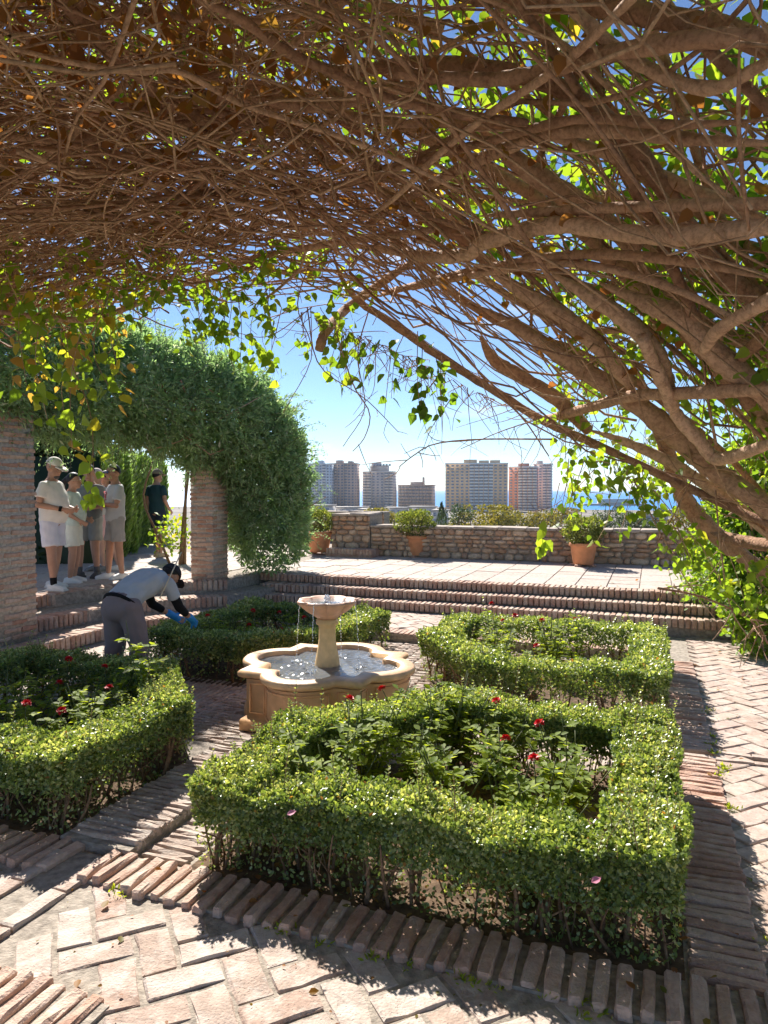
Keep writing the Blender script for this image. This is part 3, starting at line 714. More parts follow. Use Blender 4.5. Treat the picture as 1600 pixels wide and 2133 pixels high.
# ================================================================== HEDGES
def hedge(key, label, n, template, size, height=.42, wtop=.31, shoots=60, nstem=12, seed=1):
    poly = np.array(BED[key], float); c = poly.mean(0); root = empty('box_hedge', W(c[0], c[1], 0), 0, label, 'hedge', 'clipped hedges round the rose beds')
    base = np.array(root.location)
    # centre line: inset the bed outline
    m = len(poly); area = .5 * sum(poly[i][0] * poly[(i + 1) % m][1] - poly[(i + 1) % m][0] * poly[i][1] for i in range(m)); sg = 1 if area > 0 else -1
    ins = .145; cen = []
    for i in range(m):
        d1 = poly[i] - poly[i - 1]; d2 = poly[(i + 1) % m] - poly[i]; d1 /= np.linalg.norm(d1); d2 /= np.linalg.norm(d2)
        n1 = sg * np.array([-d1[1], d1[0]]); n2 = sg * np.array([-d2[1], d2[0]]); bis = n1 + n2; bis /= np.linalg.norm(bis)
        cen.append(poly[i] + bis * ins / max(.4, bis @ n1))
    cen = np.array(cen); seg = [(cen[i], cen[(i + 1) % m]) for i in range(m)]
    Ln = np.array([np.linalg.norm(b - a) for a, b in seg]); ext = Ln + wtop * .7
    def sample(k):
        si = rng.choice(m, k, p=ext / ext.sum()); u = rng.random(k)
        A = np.array([s_[0] for s_ in seg])[si]; B = np.array([s_[1] for s_ in seg])[si]; D = (B - A) / Ln[si][:, None]
        along = -wtop * .35 + u * ext[si]; nr = np.stack([-D[:, 1], D[:, 0]], 1)
        return A + D * along[:, None], nr, si
    def hmap(p): return height + .022 * np.sin(p[:, 0] * 5.3 + seed) * np.cos(p[:, 1] * 4.1 + seed) + .014 * np.sin(p[:, 0] * 13 + p[:, 1] * 9) + .01 * np.sin(p[:, 0] * 31 - p[:, 1] * 27)
    P, NR, SI = sample(n); kind = rng.random(n); H = hmap(P)
    z = np.empty(n); a = np.empty(n)
    top = kind < .40; side = (kind >= .40) & (kind < .86); inn = kind >= .86
    a[top] = rng.uniform(-.5, .5, top.sum()); z[top] = H[top] - np.abs(rng.normal(0, .016, top.sum())) - .06 * np.abs(a[top] * 2) ** 4
    zz = 1 - rng.random(side.sum()) ** 1.15; zz = np.where(zz < .5, np.where(rng.random(len(zz)) < .20, zz, rng.uniform(.45, .98, len(zz))), zz)
    z[side] = zz * H[side]; a[side] = np.sign(rng.normal(size=side.sum())) * (.5 - np.abs(rng.normal(0, .05, side.sum())))
    z[inn] = rng.uniform(.5, .95, inn.sum()) * H[inn]; a[inn] = rng.uniform(-.45, .45, inn.sum())
    wob = 1 + .10 * np.sin(P[:, 0] * 9 + P[:, 1] * 7 + z * 12) + .06 * np.sin(P[:, 0] * 23 - P[:, 1] * 19)
    width = wtop * (.62 + .38 * np.clip(z / height, 0, 1) ** .7) * wob
    xy = P + NR * (a * width)[:, None]
    pos = Wa(np.c_[xy, z]) - base
    outw = Wa(np.c_[NR * np.sign(a)[:, None], np.zeros(n)])
    nor = np.where(top[:, None], np.array([0, 0, 1.0]), outw * .8 + np.array([0, 0, .35])) + rng.normal(0, .5, (n, 3))
    ax = rdir(n) + np.array([0, 0, .35]) + outw * .3
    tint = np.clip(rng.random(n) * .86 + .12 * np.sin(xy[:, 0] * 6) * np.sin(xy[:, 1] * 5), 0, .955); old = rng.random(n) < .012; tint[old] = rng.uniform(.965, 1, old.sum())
    tint[top] = np.where(tint[top] > .96, tint[top], np.clip(tint[top] + .2, 0, .955))  # top leaves shifted paler: sun glare on the hedge put into their tint
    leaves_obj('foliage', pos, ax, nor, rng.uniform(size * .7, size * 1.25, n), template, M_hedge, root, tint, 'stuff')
    # fresh shoots standing above the clipped top
    lp, la, lu, mb = [], [], [], MB()
    P, NR, SI = sample(shoots); H = hmap(P)
    for i in range(shoots):
        q = P[i] + NR[i] * rng.uniform(-.5, .5) * wtop; L_ = rng.uniform(.03, .13) if rng.random() < .9 else rng.uniform(.13, .24); b0 = Wa(np.array([[q[0], q[1], H[i] - .03]]))[0] - base
        lean = rng.normal(0, .2, 3); lean[2] = 1; tip = b0 + lean * L_; mb.tube([b0, (b0 + tip) / 2 + rng.normal(0, .004, 3), tip], [.0022, .0012], 4)
        for f in np.arange(.15, 1.02, .018 / L_ * 1.0 if L_ < .1 else .13):
            for sd in (-1, 1):
                an = f * 9 + (0 if sd > 0 else math.pi); lp.append(b0 + (tip - b0) * f); la.append((math.cos(an), math.sin(an), .7)); lu.append((-.3 * math.cos(an), -.3 * math.sin(an), 1))
    mb.build('shoots', M_stem, root)['kind'] = 'stuff'
    nl = len(lp); leaves_obj('shoot_leaves', lp, la, np.array(lu) + rng.normal(0, .3, (nl, 3)), rng.uniform(size * .6, size * 1.05, nl), template, M_hedge, root, rng.uniform(.55, .95, nl), 'stuff')
    # bare woody stems below
    mb = MB(); ns = int(Ln.sum() * nstem); P, NR, SI = sample(ns)
    for i in range(ns):
        q = P[i] + NR[i] * rng.uniform(-.42, .42) * .26; hh = rng.uniform(.2, .34); r0 = rng.choice([.004, .006, .009, .013], p=[.25, .35, .25, .15])
        p0 = Wa(np.array([[q[0], q[1], -.02]]))[0] - base; p2 = p0 + np.array([rng.normal(0, .05), rng.normal(0, .05), hh]); p1 = (p0 + p2) / 2 + rng.normal(0, .014, 3)
        mb.tube([p0, p1, p2], [r0, r0 * .85, r0 * .5], 5, smoothn=5)
        for b_ in range(rng.integers(1, 4)):
            f = rng.uniform(.3, .8); s0 = p0 + (p2 - p0) * f; e = s0 + np.array([rng.normal(0, .07), rng.normal(0, .07), rng.uniform(.05, .15)]); mb.tube([s0, (s0 + e) / 2 + rng.normal(0, .008, 3), e], [r0 * .55, r0 * .3], 4)
    mb.build('stems', M_stem, root)['kind'] = 'stuff'
    return root
hedge('near_right', 'clipped green hedge framing the nearest rose bed, in the foreground', 160000, LEAF_OVAL, .0205, shoots=260, nstem=30, seed=1)
hedge('near_left', 'clipped hedge framing the rose bed at the left edge, in front of the stooping gardener', 100000, LEAF_OVAL, .0215, shoots=220, nstem=24, seed=2)
hedge('far_right', 'clipped hedge framing the bed before the steps, right of the fountain', 52000, LEAF_OVAL, .025, shoots=80, nstem=18, seed=3)
hedge('far_left', 'shaded clipped hedge framing the bed behind the fountain', 42000, LEAF_OVAL, .027, shoots=40, nstem=18, seed=4)

# fallen leaves and petals under the hedge
npz = 520; k = rng.random(npz); bedp = BED['near_right']; pts = []
while len(pts) < npz:
    p = (rng.uniform(-2.1, .3), rng.uniform(2.45, 4.5))
    if inside(p, bedp) or (p[1] < 2.75 and rng.random() < .15): pts.append(p)
pts = np.array(pts); zz = np.where(pts[:, 1] < 2.72, .036, .004)
o = leaves_obj('fallen_leaves', Wa(np.c_[pts, zz + rng.uniform(0, .008, npz)]), rdir(npz) * np.array([1, 1, .12]), np.array([0, 0, 1]) + rng.normal(0, .25, (npz, 3)), rng.uniform(.02, .045, npz), LEAF_OVAL, M_dry_leaf)
tag(o, 'dry fallen leaves scattered under the nearest hedge', 'leaves', kind='stuff')
for i, (uu, vv, zz, nm) in enumerate(((598, 1697, .41, 'small pink petal lying on the nearest hedge towards its left end'), (1232, 1838, .41, 'small pink petal lying on the nearest hedge towards its right end'))):
    p = at_z(uu, vv, zz); v, q, t_, kk = leaves_geo([(0, 0, 0)], [(1, .3, .3)], [(0, -.5, 1)], .04, LEAF_OVAL)
    tag(link('fallen_petal', mesh('fallen_petal', v, [q], M_pink), None, p), nm, 'petal', 'fallen pink petals')

# dry leaves and crumbs lying on the paving, small weeds in its joints
m_ = 260; sp = np.c_[rng.uniform(-4.2, 2.0, m_), rng.uniform(1.1, 2.4, m_)]; sp2 = np.c_[rng.uniform(.2, 1.8, 160), rng.uniform(2.6, 9, 160)]; sp3 = np.c_[rng.uniform(-6, .6, 120), rng.uniform(9.9, 12.6, 120)]
pz = np.r_[np.full(m_, .007), np.full(160, .012), np.full(120, .458)]; pp = np.r_[sp, sp2, sp3]; m_ = len(pp)
o = leaves_obj('paving_litter', Wa(np.c_[pp, pz]), rdir(m_) * np.array([1, 1, .1]), np.array([0, 0, 1]) + rng.normal(0, .3, (m_, 3)), np.where(rng.random(m_) < .25, rng.uniform(.03, .05, m_), rng.uniform(.008, .02, m_)), LEAF_OVAL, M_dry_leaf)
tag(o, 'dry leaves and crumbs littering the brick paving', 'leaves', kind='stuff')
WP = []
for i in range(34):
    c = (rng.uniform(-3.6, .35), 2.43 + rng.normal(0, .02)) if i < 22 else (.42 + rng.normal(0, .02), rng.uniform(2.6, 7))
    for j in range(rng.integers(10, 26)): WP.append((c[0] + rng.normal(0, .018), c[1] + rng.normal(0, .012), .002))
m_ = len(WP); o = leaves_obj('joint_weeds', Wa(np.array(WP)), rdir(m_, (0, 0, .9)), rdir(m_), rng.uniform(.012, .034, m_), LEAF_LANCE, M_rose_leaf); tag(o, 'tiny weeds sprouting along the brick edging', 'weeds', kind='stuff')

# ================================================================== ROSES
def flower_mesh(seed):
    r = np.random.default_rng(seed); P, A, U, S = [], [], [], []
    for ring, (n, el, rad, sz) in enumerate(((5, 75, .004, .022), (7, 55, .007, .027), (8, 28, .010, .030), (7, 5, .010, .028))):
        for i in range(n):
            a = i / n * 6.283 + ring * .5 + r.normal(0, .12); e = R(el + r.normal(0, 9)); d = np.array([math.cos(a) * math.cos(e), math.sin(a) * math.cos(e), math.sin(e)])
            P.append((math.cos(a) * rad, math.sin(a) * rad, .004 * (3 - ring))); A.append(d); U.append((-math.cos(a) * math.sin(e), -math.sin(a) * math.sin(e), math.cos(e))); S.append(sz * r.uniform(.85, 1.1))
    tv = LEAF_OVAL[0] * np.array([1.6, 1, 2.5])
    v, q, t, k = leaves_geo(P, A, U, np.array(S), (tv, LEAF_OVAL[1])); return mesh('rose_flower', v, [q], M_rose)
FLOWERS = [flower_mesh(i) for i in range(4)]
def rose(s, t, hgt, label, group, nstem=5, nleaf=150, nflower=1, spread=.18, lsize=.045, tpos=None):
    root = empty('rose_bush', W(s, t, -.01), random.uniform(0, 6.28), label, 'rose bush', group)
    mb = MB(); tips = []; LP, LA, LU = [], [], []
    for k in range(nstem):
        a = random.uniform(0, 6.28); q = random.uniform(.3, 1) * spread; h = hgt * random.uniform(.6, 1.0)
        p = spline([(0, 0, 0), (math.cos(a) * q * .4, math.sin(a) * q * .4, h * .45), (math.cos(a + .3) * q, math.sin(a + .3) * q, h)], 9)
        mb.tube(p, [.006, .0025], 5); tips.append(p[-1])
        nl = max(4, nleaf // (nstem * 5))
        for j in range(nl):
            f = random.uniform(.25, 1.0); i = min(8, int(f * 8)); b = p[i]; an = random.uniform(0, 6.28); st = np.array([math.cos(an), math.sin(an), random.uniform(-.1, .6)]); st /= np.linalg.norm(st)
            ln = random.uniform(.05, .09); mb.tube([b, b + st * ln], [.0014, .001], 3)
            sidev = np.cross(st, [0, 0, 1]); sidev /= np.linalg.norm(sidev) + 1e-6
            for (ff, sd) in ((1, 0), (.72, 1), (.72, -1), (.42, 1), (.42, -1)):
                LP.append(b + st * ln * ff); LA.append(st * (.5 if sd else 1) + sidev * sd * .9 + np.array([0, 0, random.uniform(-.3, .2)])); LU.append(np.array([random.gauss(0, .25), random.gauss(0, .25), 1]))
    mb.build('canes', M_cane, root)
    nl = len(LP); leaves_obj('leaves', LP, LA, LU, rng.uniform(lsize * .75, lsize * 1.25, nl), LEAF_OVAL, M_rose_leaf, root, None, 'stuff')
    tips.sort(key=lambda p: -p[2])
    for k in range(min(nflower, len(tips))):
        link('flower', random.choice(FLOWERS), root, tuple(tips[k]), (random.uniform(-.5, .5), random.uniform(-.5, .5), random.uniform(0, 6)), (.8,) * 3)
    return root
ORD = [w_ + ' from the left of the ' for w_ in 'leftmost,second,third,fourth,fifth,sixth,seventh,eighth,ninth,tenth,eleventh,twelfth'.split(',')]; ORD[0] = 'leftmost of the '
def bed_roses(key, n, label, hgt, seed, nf, **kw):
    r = random.Random(seed); poly = BED[key]; xs = [p[0] for p in poly]; ys = [p[1] for p in poly]; got = []
    cx_, cy_ = sum(xs) / len(xs), sum(ys) / len(ys); small = [(cx_ + (x - cx_) * .62, cy_ + (y - cy_) * .62) for x, y in poly]; tries = 0
    while len(got) < n and tries < 4000:
        tries += 1; p = (r.uniform(min(xs), max(xs)), r.uniform(min(ys), max(ys)))
        if inside(p, small) and all(math.hypot(p[0] - q[0], p[1] - q[1]) > .20 for q in got): got.append(p)
    got.sort(key=lambda p: W(p[0], p[1]).x / W(p[0], p[1]).y)
    for i, p in enumerate(got): rose(p[0], p[1], hgt * r.uniform(.8, 1.15), ORD[i] + label, 'rose bushes in the ' + key.replace('_', ' ') + ' bed', nflower=nf[i % len(nf)], **kw)
bed_roses('near_right', 10, 'red rose bushes inside the nearest bed', .62, 3, [1, 0, 1, 0, 1], nstem=8, nleaf=480, spread=.28)
bed_roses('near_left', 11, 'dark rose bushes inside the bed at the left edge', .56, 4, [1, 1, 0], nstem=8, nleaf=460, spread=.26)
bed_roses('far_right', 9, 'red rose bushes inside the bed before the steps', .62, 5, [1, 1, 0], nstem=7, nleaf=320, spread=.22)
bed_roses('far_left', 11, 'rose bushes inside the shaded bed behind the fountain', .47, 6, [1, 0, 1], nstem=7, nleaf=320, spread=.22)
# the tall sunlit shoot in front of the gardener, and tall shoots in the bed before the steps
p = at_z(300, 1430, .36); s_, t_ = p.x * CT - p.y * ST, p.x * ST + p.y * CT
rose(s_, t_, .88, 'tall sunlit rose shoot rising in front of the gardener', None, nstem=4, nleaf=300, nflower=0, spread=.12, lsize=.055)
p = at_z(1128, 1300, .4); s_, t_ = p.x * CT - p.y * ST, p.x * ST + p.y * CT
rose(s_, t_, .68, 'tall thin rose shoot standing above the hedge before the steps', None, nstem=2, nleaf=70, nflower=0, spread=.05, lsize=.04)

# ================================================================== FOLIAGE VOLUMES
def capsule_leaves(caps, n, shell=.35):
    """points in the outer shell of a chain of balls/capsules (garden coordinates), with outward directions"""
    caps = [(np.array(a, float), ra, np.array(b, float), rb) for (a, ra), (b, rb) in zip(caps, caps[1:])]
    wt = np.array([(np.linalg.norm(b - a) + ra) * (ra + rb) for a, ra, b, rb in caps]); P = []; D = []
    need = n
    while need > 0:
        k = rng.choice(len(caps), need * 2, p=wt / wt.sum()); f = rng.uniform(-.02, 1.02, need * 2); d = unit(rng.normal(size=(need * 2, 3)))
        A = np.array([c[0] for c in caps])[k]; B = np.array([c[2] for c in caps])[k]; ra = np.array([c[1] for c in caps])[k]; rb = np.array([c[3] for c in caps])[k]
        r = ra + (rb - ra) * f; lump = 1 + .15 * np.sin(A[:, 0] * 3 + d[:, 0] * 9 + f * 7) * np.sin(d[:, 1] * 8 + f * 9) + .09 * np.sin(d[:, 2] * 13 + f * 17 + d[:, 0] * 9)
        q = A + (B - A) * f[:, None] + d * (r * lump * (1 - shell * rng.random(len(f)) ** 2))[:, None]
        ok = np.ones(len(q), bool)
        for a, r1, b, r2 in caps:
            ab = b - a; tt = np.clip(((q - a) @ ab) / (ab @ ab + 1e-9), 0, 1); dist = np.linalg.norm(q - a - tt[:, None] * ab, axis=1); ok &= dist > (r1 + (r2 - r1) * tt) * (1 - shell) * .98
        P.append(q[ok]); D.append(d[ok]); need = n - sum(len(x) for x in P)
    return np.concatenate(P)[:n], np.concatenate(D)[:n]
arch = empty('jasmine_arch', W(-6.2, 9.3, .45), 0, 'big rounded arch of flowering jasmine over the brick pillar and walkway', 'climbing plant')
ab = np.array(arch.location)
CH = [((-6.7, 3.9, 3.1), .72), ((-6.6, 6.1, 3.12), .74), ((-6.35, 7.7, 3.08), .74), ((-5.98, 9.0, 2.84), .80), ((-5.78, 9.65, 2.35), .76), ((-5.72, 9.85, 1.6), .66), ((-5.68, 9.9, .95), .56)]
C0, D0 = capsule_leaves(CH, 11500, .30); ok = C0[:, 2] > .5; C0, D0 = C0[ok], D0[ok]; nc = len(C0); per = 10
P = np.repeat(C0, per, 0); D = np.repeat(D0, per, 0); n = len(P); sp_ = unit(rng.normal(size=(n, 3)) + D * .55 + np.array([0, 0, .15])); P = P + sp_ * (rng.uniform(0, .06, n))[:, None]
base_t = np.repeat(np.clip(rng.normal(.5, .22, nc) + .18 * np.sin(C0[:, 0] * 4 + C0[:, 2] * 5) * np.sin(C0[:, 1] * 5), 0, 1), per); tint = np.clip(base_t * .8 + rng.uniform(-.12, .12, n), 0, .92); fl = rng.random(n) < .016 + .05 * (P[:, 2] > 3.35); tint[fl] = 1
leaves_obj('foliage', Wa(P) - ab, Wa(sp_), rdir(n, (0, 0, .7)), rng.uniform(.055, .11, n), LEAF_LANCE, M_jasmine, arch, tint, 'stuff')
# feathery sprays on the outline
mb = MB(); lp, la = [], []
Ps, Ds = capsule_leaves(CH, 900, .05)
for p, d in zip(Ps, Ds):
    if p[2] < .8: continue
    L_ = rng.uniform(.12, .42); q = spline([p - d * .15, p + d * L_ * .6 + np.array([0, 0, .05]), p + d * L_ + np.array([0, 0, -.06 * L_])], 7)
    mb.tube(Wa(q) - ab, [.003, .0012], 3, caps=False)
    for i in range(1, 7):
        for k in range(3): lp.append(q[i] + rng.normal(0, .012, 3)); la.append(d + rng.normal(0, .8, 3))
mb.build('sprays', M_stem, arch)['kind'] = 'stuff'
n = len(lp); leaves_obj('spray_leaves', Wa(np.array(lp)) - ab, la, rdir(n, (0, 0, .5)), rng.uniform(.025, .05, n), LEAF_LANCE, M_jasmine, arch, rng.random(n) * .98, 'stuff')
mb = MB()
for k in range(120):                                   # woody interior of the arch
    i = rng.integers(0, 5); a = np.array(CH[i][0]); b = np.array(CH[i + 1][0]); q = [a + (b - a) * f + rng.normal(0, .3, 3) * np.array([1, 1, .9]) for f in (0, .5, 1)]
    mb.tube(Wa(np.array(q)) - ab, [.012, .006], 5, smoothn=7)
mb.build('inner_stems', M_bark, arch)['kind'] = 'stuff'
# trunk beside the corner pillar, and the thin tree crossing the opening
trk = MB(); a = at_z(372, 1175, .45)
for (dx, dy, h, bx, by) in ((.1, 0, 2.1, .02, .2), (.05, -.05, 1.9, .16, .1)):
    trk.tube([(a.x + dx, a.y + dy, .44), (a.x + dx + bx * .3, a.y + dy + by * .3, .44 + h * .4), (a.x + dx + bx, a.y + dy + by, .44 + h)], [.04, .028, .02], 7, smoothn=9)
trk.tube([(a.x - .15, a.y, .44), (a.x - .35, a.y, .95), (a.x - .62, a.y + .05, 1.6), (a.x - .45, a.y + .1, 2.3)], [.026, .02, .016], 6, smoothn=11)
ty = empty('young_tree', a, 0, 'slender yellow-leaved sapling twisting beside the corner pillar', 'tree')
o = trk.build('trunk', M_stem, ty); o.location = -a
n = 330; q = np.array([a.x - .1, a.y + .05, .98]) + rng.normal(0, 1, (n, 3)) * np.array([.17, .2, .16]); q = q[q[:, 2] > .6]; n = len(q)
o = leaves_obj('crown', q - np.array(a), rdir(n), rdir(n, (0, 0, .8)), rng.uniform(.05, .10, n), LEAF_OVAL, M_vine_leaf, ty, rng.uniform(.5, .92, n), 'stuff')
# trunk in the niche of the left pillar
tw = MB(); b0 = W(-6.36, 5.2, 0); tw.tube([(b0.x, b0.y, -.05), (b0.x - .03, b0.y, .3), (b0.x - .02, b0.y + .05, .55)], [.075, .055, .06], 8, smoothn=7)
tag(tw.build('vine_stump', M_stem), 'dark old vine trunk squeezed in the niche at the foot of the left pillar', 'trunk')

# hedges and ivy behind the group of people
def leaf_wall(name, a, b, thick, z0, z1, n, mat, template, size, label, upish, cat='hedge', seedw=1.0):
    a = np.array(a, float); b = np.array(b, float); root = empty(name, (a[0], a[1], z0), 0, label, cat); d = b - a; L_ = np.linalg.norm(d); d /= L_; nr = np.array([d[1], -d[0]])
    f = rng.random(n) * L_; k = rng.random(n); z = rng.uniform(z0, z1, n); w = np.where(k < .6, 0, rng.random(n)) * thick; topm = k > .86; z[topm] = z1 - np.abs(rng.normal(0, .05, topm.sum()))
    w = w + .10 * np.sin(f * 2.3 * seedw + z * 1.1) + .07 * np.sin(f * 9.1 * seedw) + np.abs(rng.normal(0, .05, n)); z = np.where(topm, z + .1 * np.sin(f * 4), z)
    xy = a + d * f[:, None] - nr * w[:, None]
    leaves_obj('foliage', np.c_[xy, z] - np.array([a[0], a[1], z0]), rdir(n) * (1 - upish) + np.array([0, 0, upish]) + np.r_[nr, 0] * .5, np.r_[nr, 0] + rng.normal(0, .5, (n, 3)), rng.uniform(size * .7, size * 1.3, n), template, mat, root, None, 'stuff')
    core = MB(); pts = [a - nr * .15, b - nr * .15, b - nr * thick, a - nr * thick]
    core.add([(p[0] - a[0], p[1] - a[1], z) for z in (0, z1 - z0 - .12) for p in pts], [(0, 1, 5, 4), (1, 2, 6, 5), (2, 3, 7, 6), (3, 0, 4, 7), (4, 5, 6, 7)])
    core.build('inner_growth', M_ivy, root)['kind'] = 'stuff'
    return root
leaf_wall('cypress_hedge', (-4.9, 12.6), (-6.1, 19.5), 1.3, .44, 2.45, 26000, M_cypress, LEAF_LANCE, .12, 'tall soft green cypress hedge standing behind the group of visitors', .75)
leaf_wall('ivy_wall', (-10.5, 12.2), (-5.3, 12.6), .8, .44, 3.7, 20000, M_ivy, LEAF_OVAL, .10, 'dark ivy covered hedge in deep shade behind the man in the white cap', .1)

# ================================================================== CLIMBER ON THE RIGHT
rc = empty('leafy_climber', W(1.3, 8.7, 0), 0, 'dense light green climber tumbling over the right pillar beside the steps', 'climbing plant'); rb = np.array(rc.location)
CR = [((1.15, 8.3, .3), .38), ((1.2, 8.7, 1.0), .55), ((1.2, 9.2, 1.5), .66), ((1.7, 9.2, 2.3), .7), ((2.4, 8.4, 2.9), .8), ((2.9, 6.6, 3.1), .8)]
P, D = capsule_leaves(CR, 36000); P = P[P[:, 2] > .02]; n = len(P)
leaves_obj('foliage', Wa(P) - rb, rdir(n, (0, 0, -.5)), rdir(n, (-.3, -.2, .7)), rng.uniform(.05, .095, n), LEAF_OVAL, M_vine_leaf, rc, np.clip(rng.random(n) ** 1.1 * .86, 0, .86), 'stuff')
mb = MB()
for k in range(70):
    i = rng.integers(0, 5); a_ = np.array(CR[i][0]); b_ = np.array(CR[i + 1][0]); q = [a_ + (b_ - a_) * f + rng.normal(0, .25, 3) for f in (0, .5, 1)]; mb.tube(Wa(np.array(q)) - rb, [.014, .005], 5, smoothn=7)
mb.build('stems', M_bark, rc)['kind'] = 'stuff'
# low leafy edge of the climber, hanging over the top step
n = 3500; q = np.c_[rng.normal(.85, .22, n), rng.normal(9.6, .55, n), np.abs(rng.normal(.0, .38, n)) + .46]; q[:, 2] = np.minimum(q[:, 2], 1.5)
leaves_obj('low_foliage', Wa(q) - rb, rdir(n, (0, 0, -.2)), rdir(n, (0, 0, .9)), rng.uniform(.05, .09, n), LEAF_OVAL, M_vine_leaf, rc, rng.random(n) * .85, 'stuff')

# ================================================================== OVERHEAD VINE
PX = np.array([-7, -5, -3, -1.5, -.5, 0, .5, 1, 1.5, 1.9, 2.3, 2.7, 3.4]); PZ = np.array([2.2, 2.35, 2.62, 2.86, 2.95, 2.86, 2.5, 2.06, 1.62, 1.15, .55, .1, -.2])
def Zc(x, y):
    xp = x - .25 * (3.3 - y)
    return np.interp(xp, PX, PZ) + .06 * np.sin(x * 2.1 + y * 1.3) + .04 * np.sin(x * 4.3 - y * 3.1)
def Ymax(x): return np.interp(x, [-4, -1.5, -.9, -.4, .3, .9, 1.6, 2.2], [4.35, 4.3, 4.05, 3.65, 3.7, 3.45, 3.1, 2.8])
def hit(u, v, off=0.0, y0=.6, ymax=4.2):
    d = ray(u, v)
    for y in np.arange(y0, ymax, .01):
        k = y / d.y; x = d.x * k; z = CAM_H + d.z * k
        if z >= Zc(x, y) + off: return np.array((x, y, z)), k
    k = 3.5 / d.y; return np.array((d.x * k, 3.5, CAM_H + d.z * k)), k
vine = empty('overhead_vine', (2.7, 2.9, 0), 0, 'tangled woody vine arching overhead, bare brown branches under sunlit leaves', 'climbing plant'); vb = np.array(vine.location)
TR = [  # traced main limbs: thickness in photo pixels, layer above the vault, points
 (26, .00, [(1700, 800), (1600, 810), (1415, 820), (1320, 825), (1225, 850), (1130, 875)]),
 (18, -.03, [(690, 520), (715, 585), (750, 630), (800, 662), (935, 755), (1040, 820), (1130, 875), (1250, 930), (1420, 1010), (1640, 1110)]),
 (44, .05, [(1000, 640), (1095, 690), (1225, 775), (1340, 850), (1425, 925), (1500, 990), (1600, 1060), (1720, 1180)]),
 (34, .03, [(1010, 560), (1090, 610), (1180, 665), (1250, 730), (1315, 805)]),
 (30, .06, [(1000, 700), (1030, 750), (1080, 782), (1165, 835), (1225, 895)]),
 (24, .02, [(1225, 895), (1300, 920), (1400, 965), (1500, 1030), (1600, 1110), (1700, 1220)]),
 (48, .08, [(1250, 590), (1355, 635), (1425, 665), (1500, 745), (1570, 800), (1680, 900)]),
 (34, .03, [(1150, 570), (1225, 615), (1300, 665), (1365, 730), (1395, 805)]),
 (30, -.04, [(1700, 560), (1600, 625), (1500, 685), (1465, 730)]),
 (30, -.03, [(1700, 890), (1600, 925), (1500, 955), (1460, 920), (1410, 860), (1390, 815), (1340, 700)]),
 (32, .00, [(640, 500), (800, 520), (900, 535), (975, 530), (1010, 505), (1150, 470), (1300, 485), (1450, 490), (1700, 460)]),
 (23, .06, [(1000, 450), (1095, 445), (1250, 435), (1600, 425), (1750, 430)]),
 (34, .03, [(1750, 90), (1600, 80), (1440, 85), (1250, 115), (1125, 150), (1000, 165), (820, 150)]),
 (28, .06, [(1700, 90), (1600, 130), (1475, 185), (1325, 130), (1210, 35), (1120, -60)]),
 (46, .18, [(1000, 270), (1090, 345), (1190, 415), (1330, 520)]),
 (26, .10, [(740, 370), (850, 430), (935, 480), (1010, 505)]),
 (9, -.10, [(930, -80), (1000, 0), (1110, 115), (1225, 240), (1325, 380), (1400, 495)]),
 (9, -.12, [(1540, 70), (1540, 290), (1560, 480)]),
 (16, -.02, [(700, 480), (800, 430), (915, 320), (1015, 240), (1150, 150), (1225, 85), (1350, -40)]),
 (12, -.05, [(-100, 85), (0, 95), (150, 130), (280, 150), (375, 150), (500, 215), (665, 270), (800, 320), (960, 400)]),
 (28, .06, [(90, -80), (130, 0), (200, 75), (250, 130), (300, 165), (340, 210), (430, 250)]),
 (22, .02, [(360, -60), (420, 0), (500, 40), (600, 110), (700, 155), (800, 205), (950, 240), (1100, 260)]),
 (14, -.02, [(-150, 640), (0, 650), (130, 665), (225, 655), (375, 595), (525, 540), (750, 500), (900, 480)]),
 (22, .02, [(900, 520), (800, 585), (720, 645), (680, 690), (665, 730)]),
 (20, .05, [(1600, 250), (1400, 260), (1200, 250), (1000, 300), (800, 350)]),
 (26, .08, [(1650, 300), (1450, 290), (1250, 270), (1100, 290), (900, 380), (760, 470)]),
 (16, .02, [(1600, 700), (1400, 600), (1200, 550), (1000, 570), (860, 600)]),
 (20, .05, [(1600, 580), (1400, 540), (1200, 530), (1000, 560), (800, 610)]),
 (14, .00, [(0, 300), (200, 330), (400, 420), (600, 470), (760, 500)]),
 (12, .00, [(0, 470), (200, 440), (420, 400), (640, 400), (900, 330)]),
 (38, .10, [(1350, 850), (1400, 960), (1430, 1040), (1480, 1100), (1600, 1200)]),
 (26, .02, [(1480, 1110), (1560, 1130), (1700, 1150)]),
]
nb = 0
def branch(P, rad, sides=7, n=16):
    global nb
    q = spline(P, n); m = len(q)
    q = q + np.cumsum(rng.normal(0, 1, (m, 3)), axis=0) * (rad[0] * .12)
    rr_ = np.interp(np.linspace(0, 1, m), np.linspace(0, 1, len(rad)), rad) * (1 + rng.normal(0, .06, m) + .10 * (rng.random(m) < .08))
    v, f, t = tube(q, rr_, sides); mb = MB(); mb.add(v - vb, f, t); o = mb.build('branch', M_bark, vine, True); nb += 1
    return q
for px, off, pts in TR:
    H = [hit(u, v, off) for u, v in pts]; P = np.array([h[0] for h in H]); k = np.mean([h[1] for h in H])
    r_ = px / 2 / FPX * k; branch(P, [r_ * .12, r_ * .6, r_ * .9, r_, r_, r_ * 1.02, r_, r_ * .95, r_ * .8], 10, 7 * len(pts))
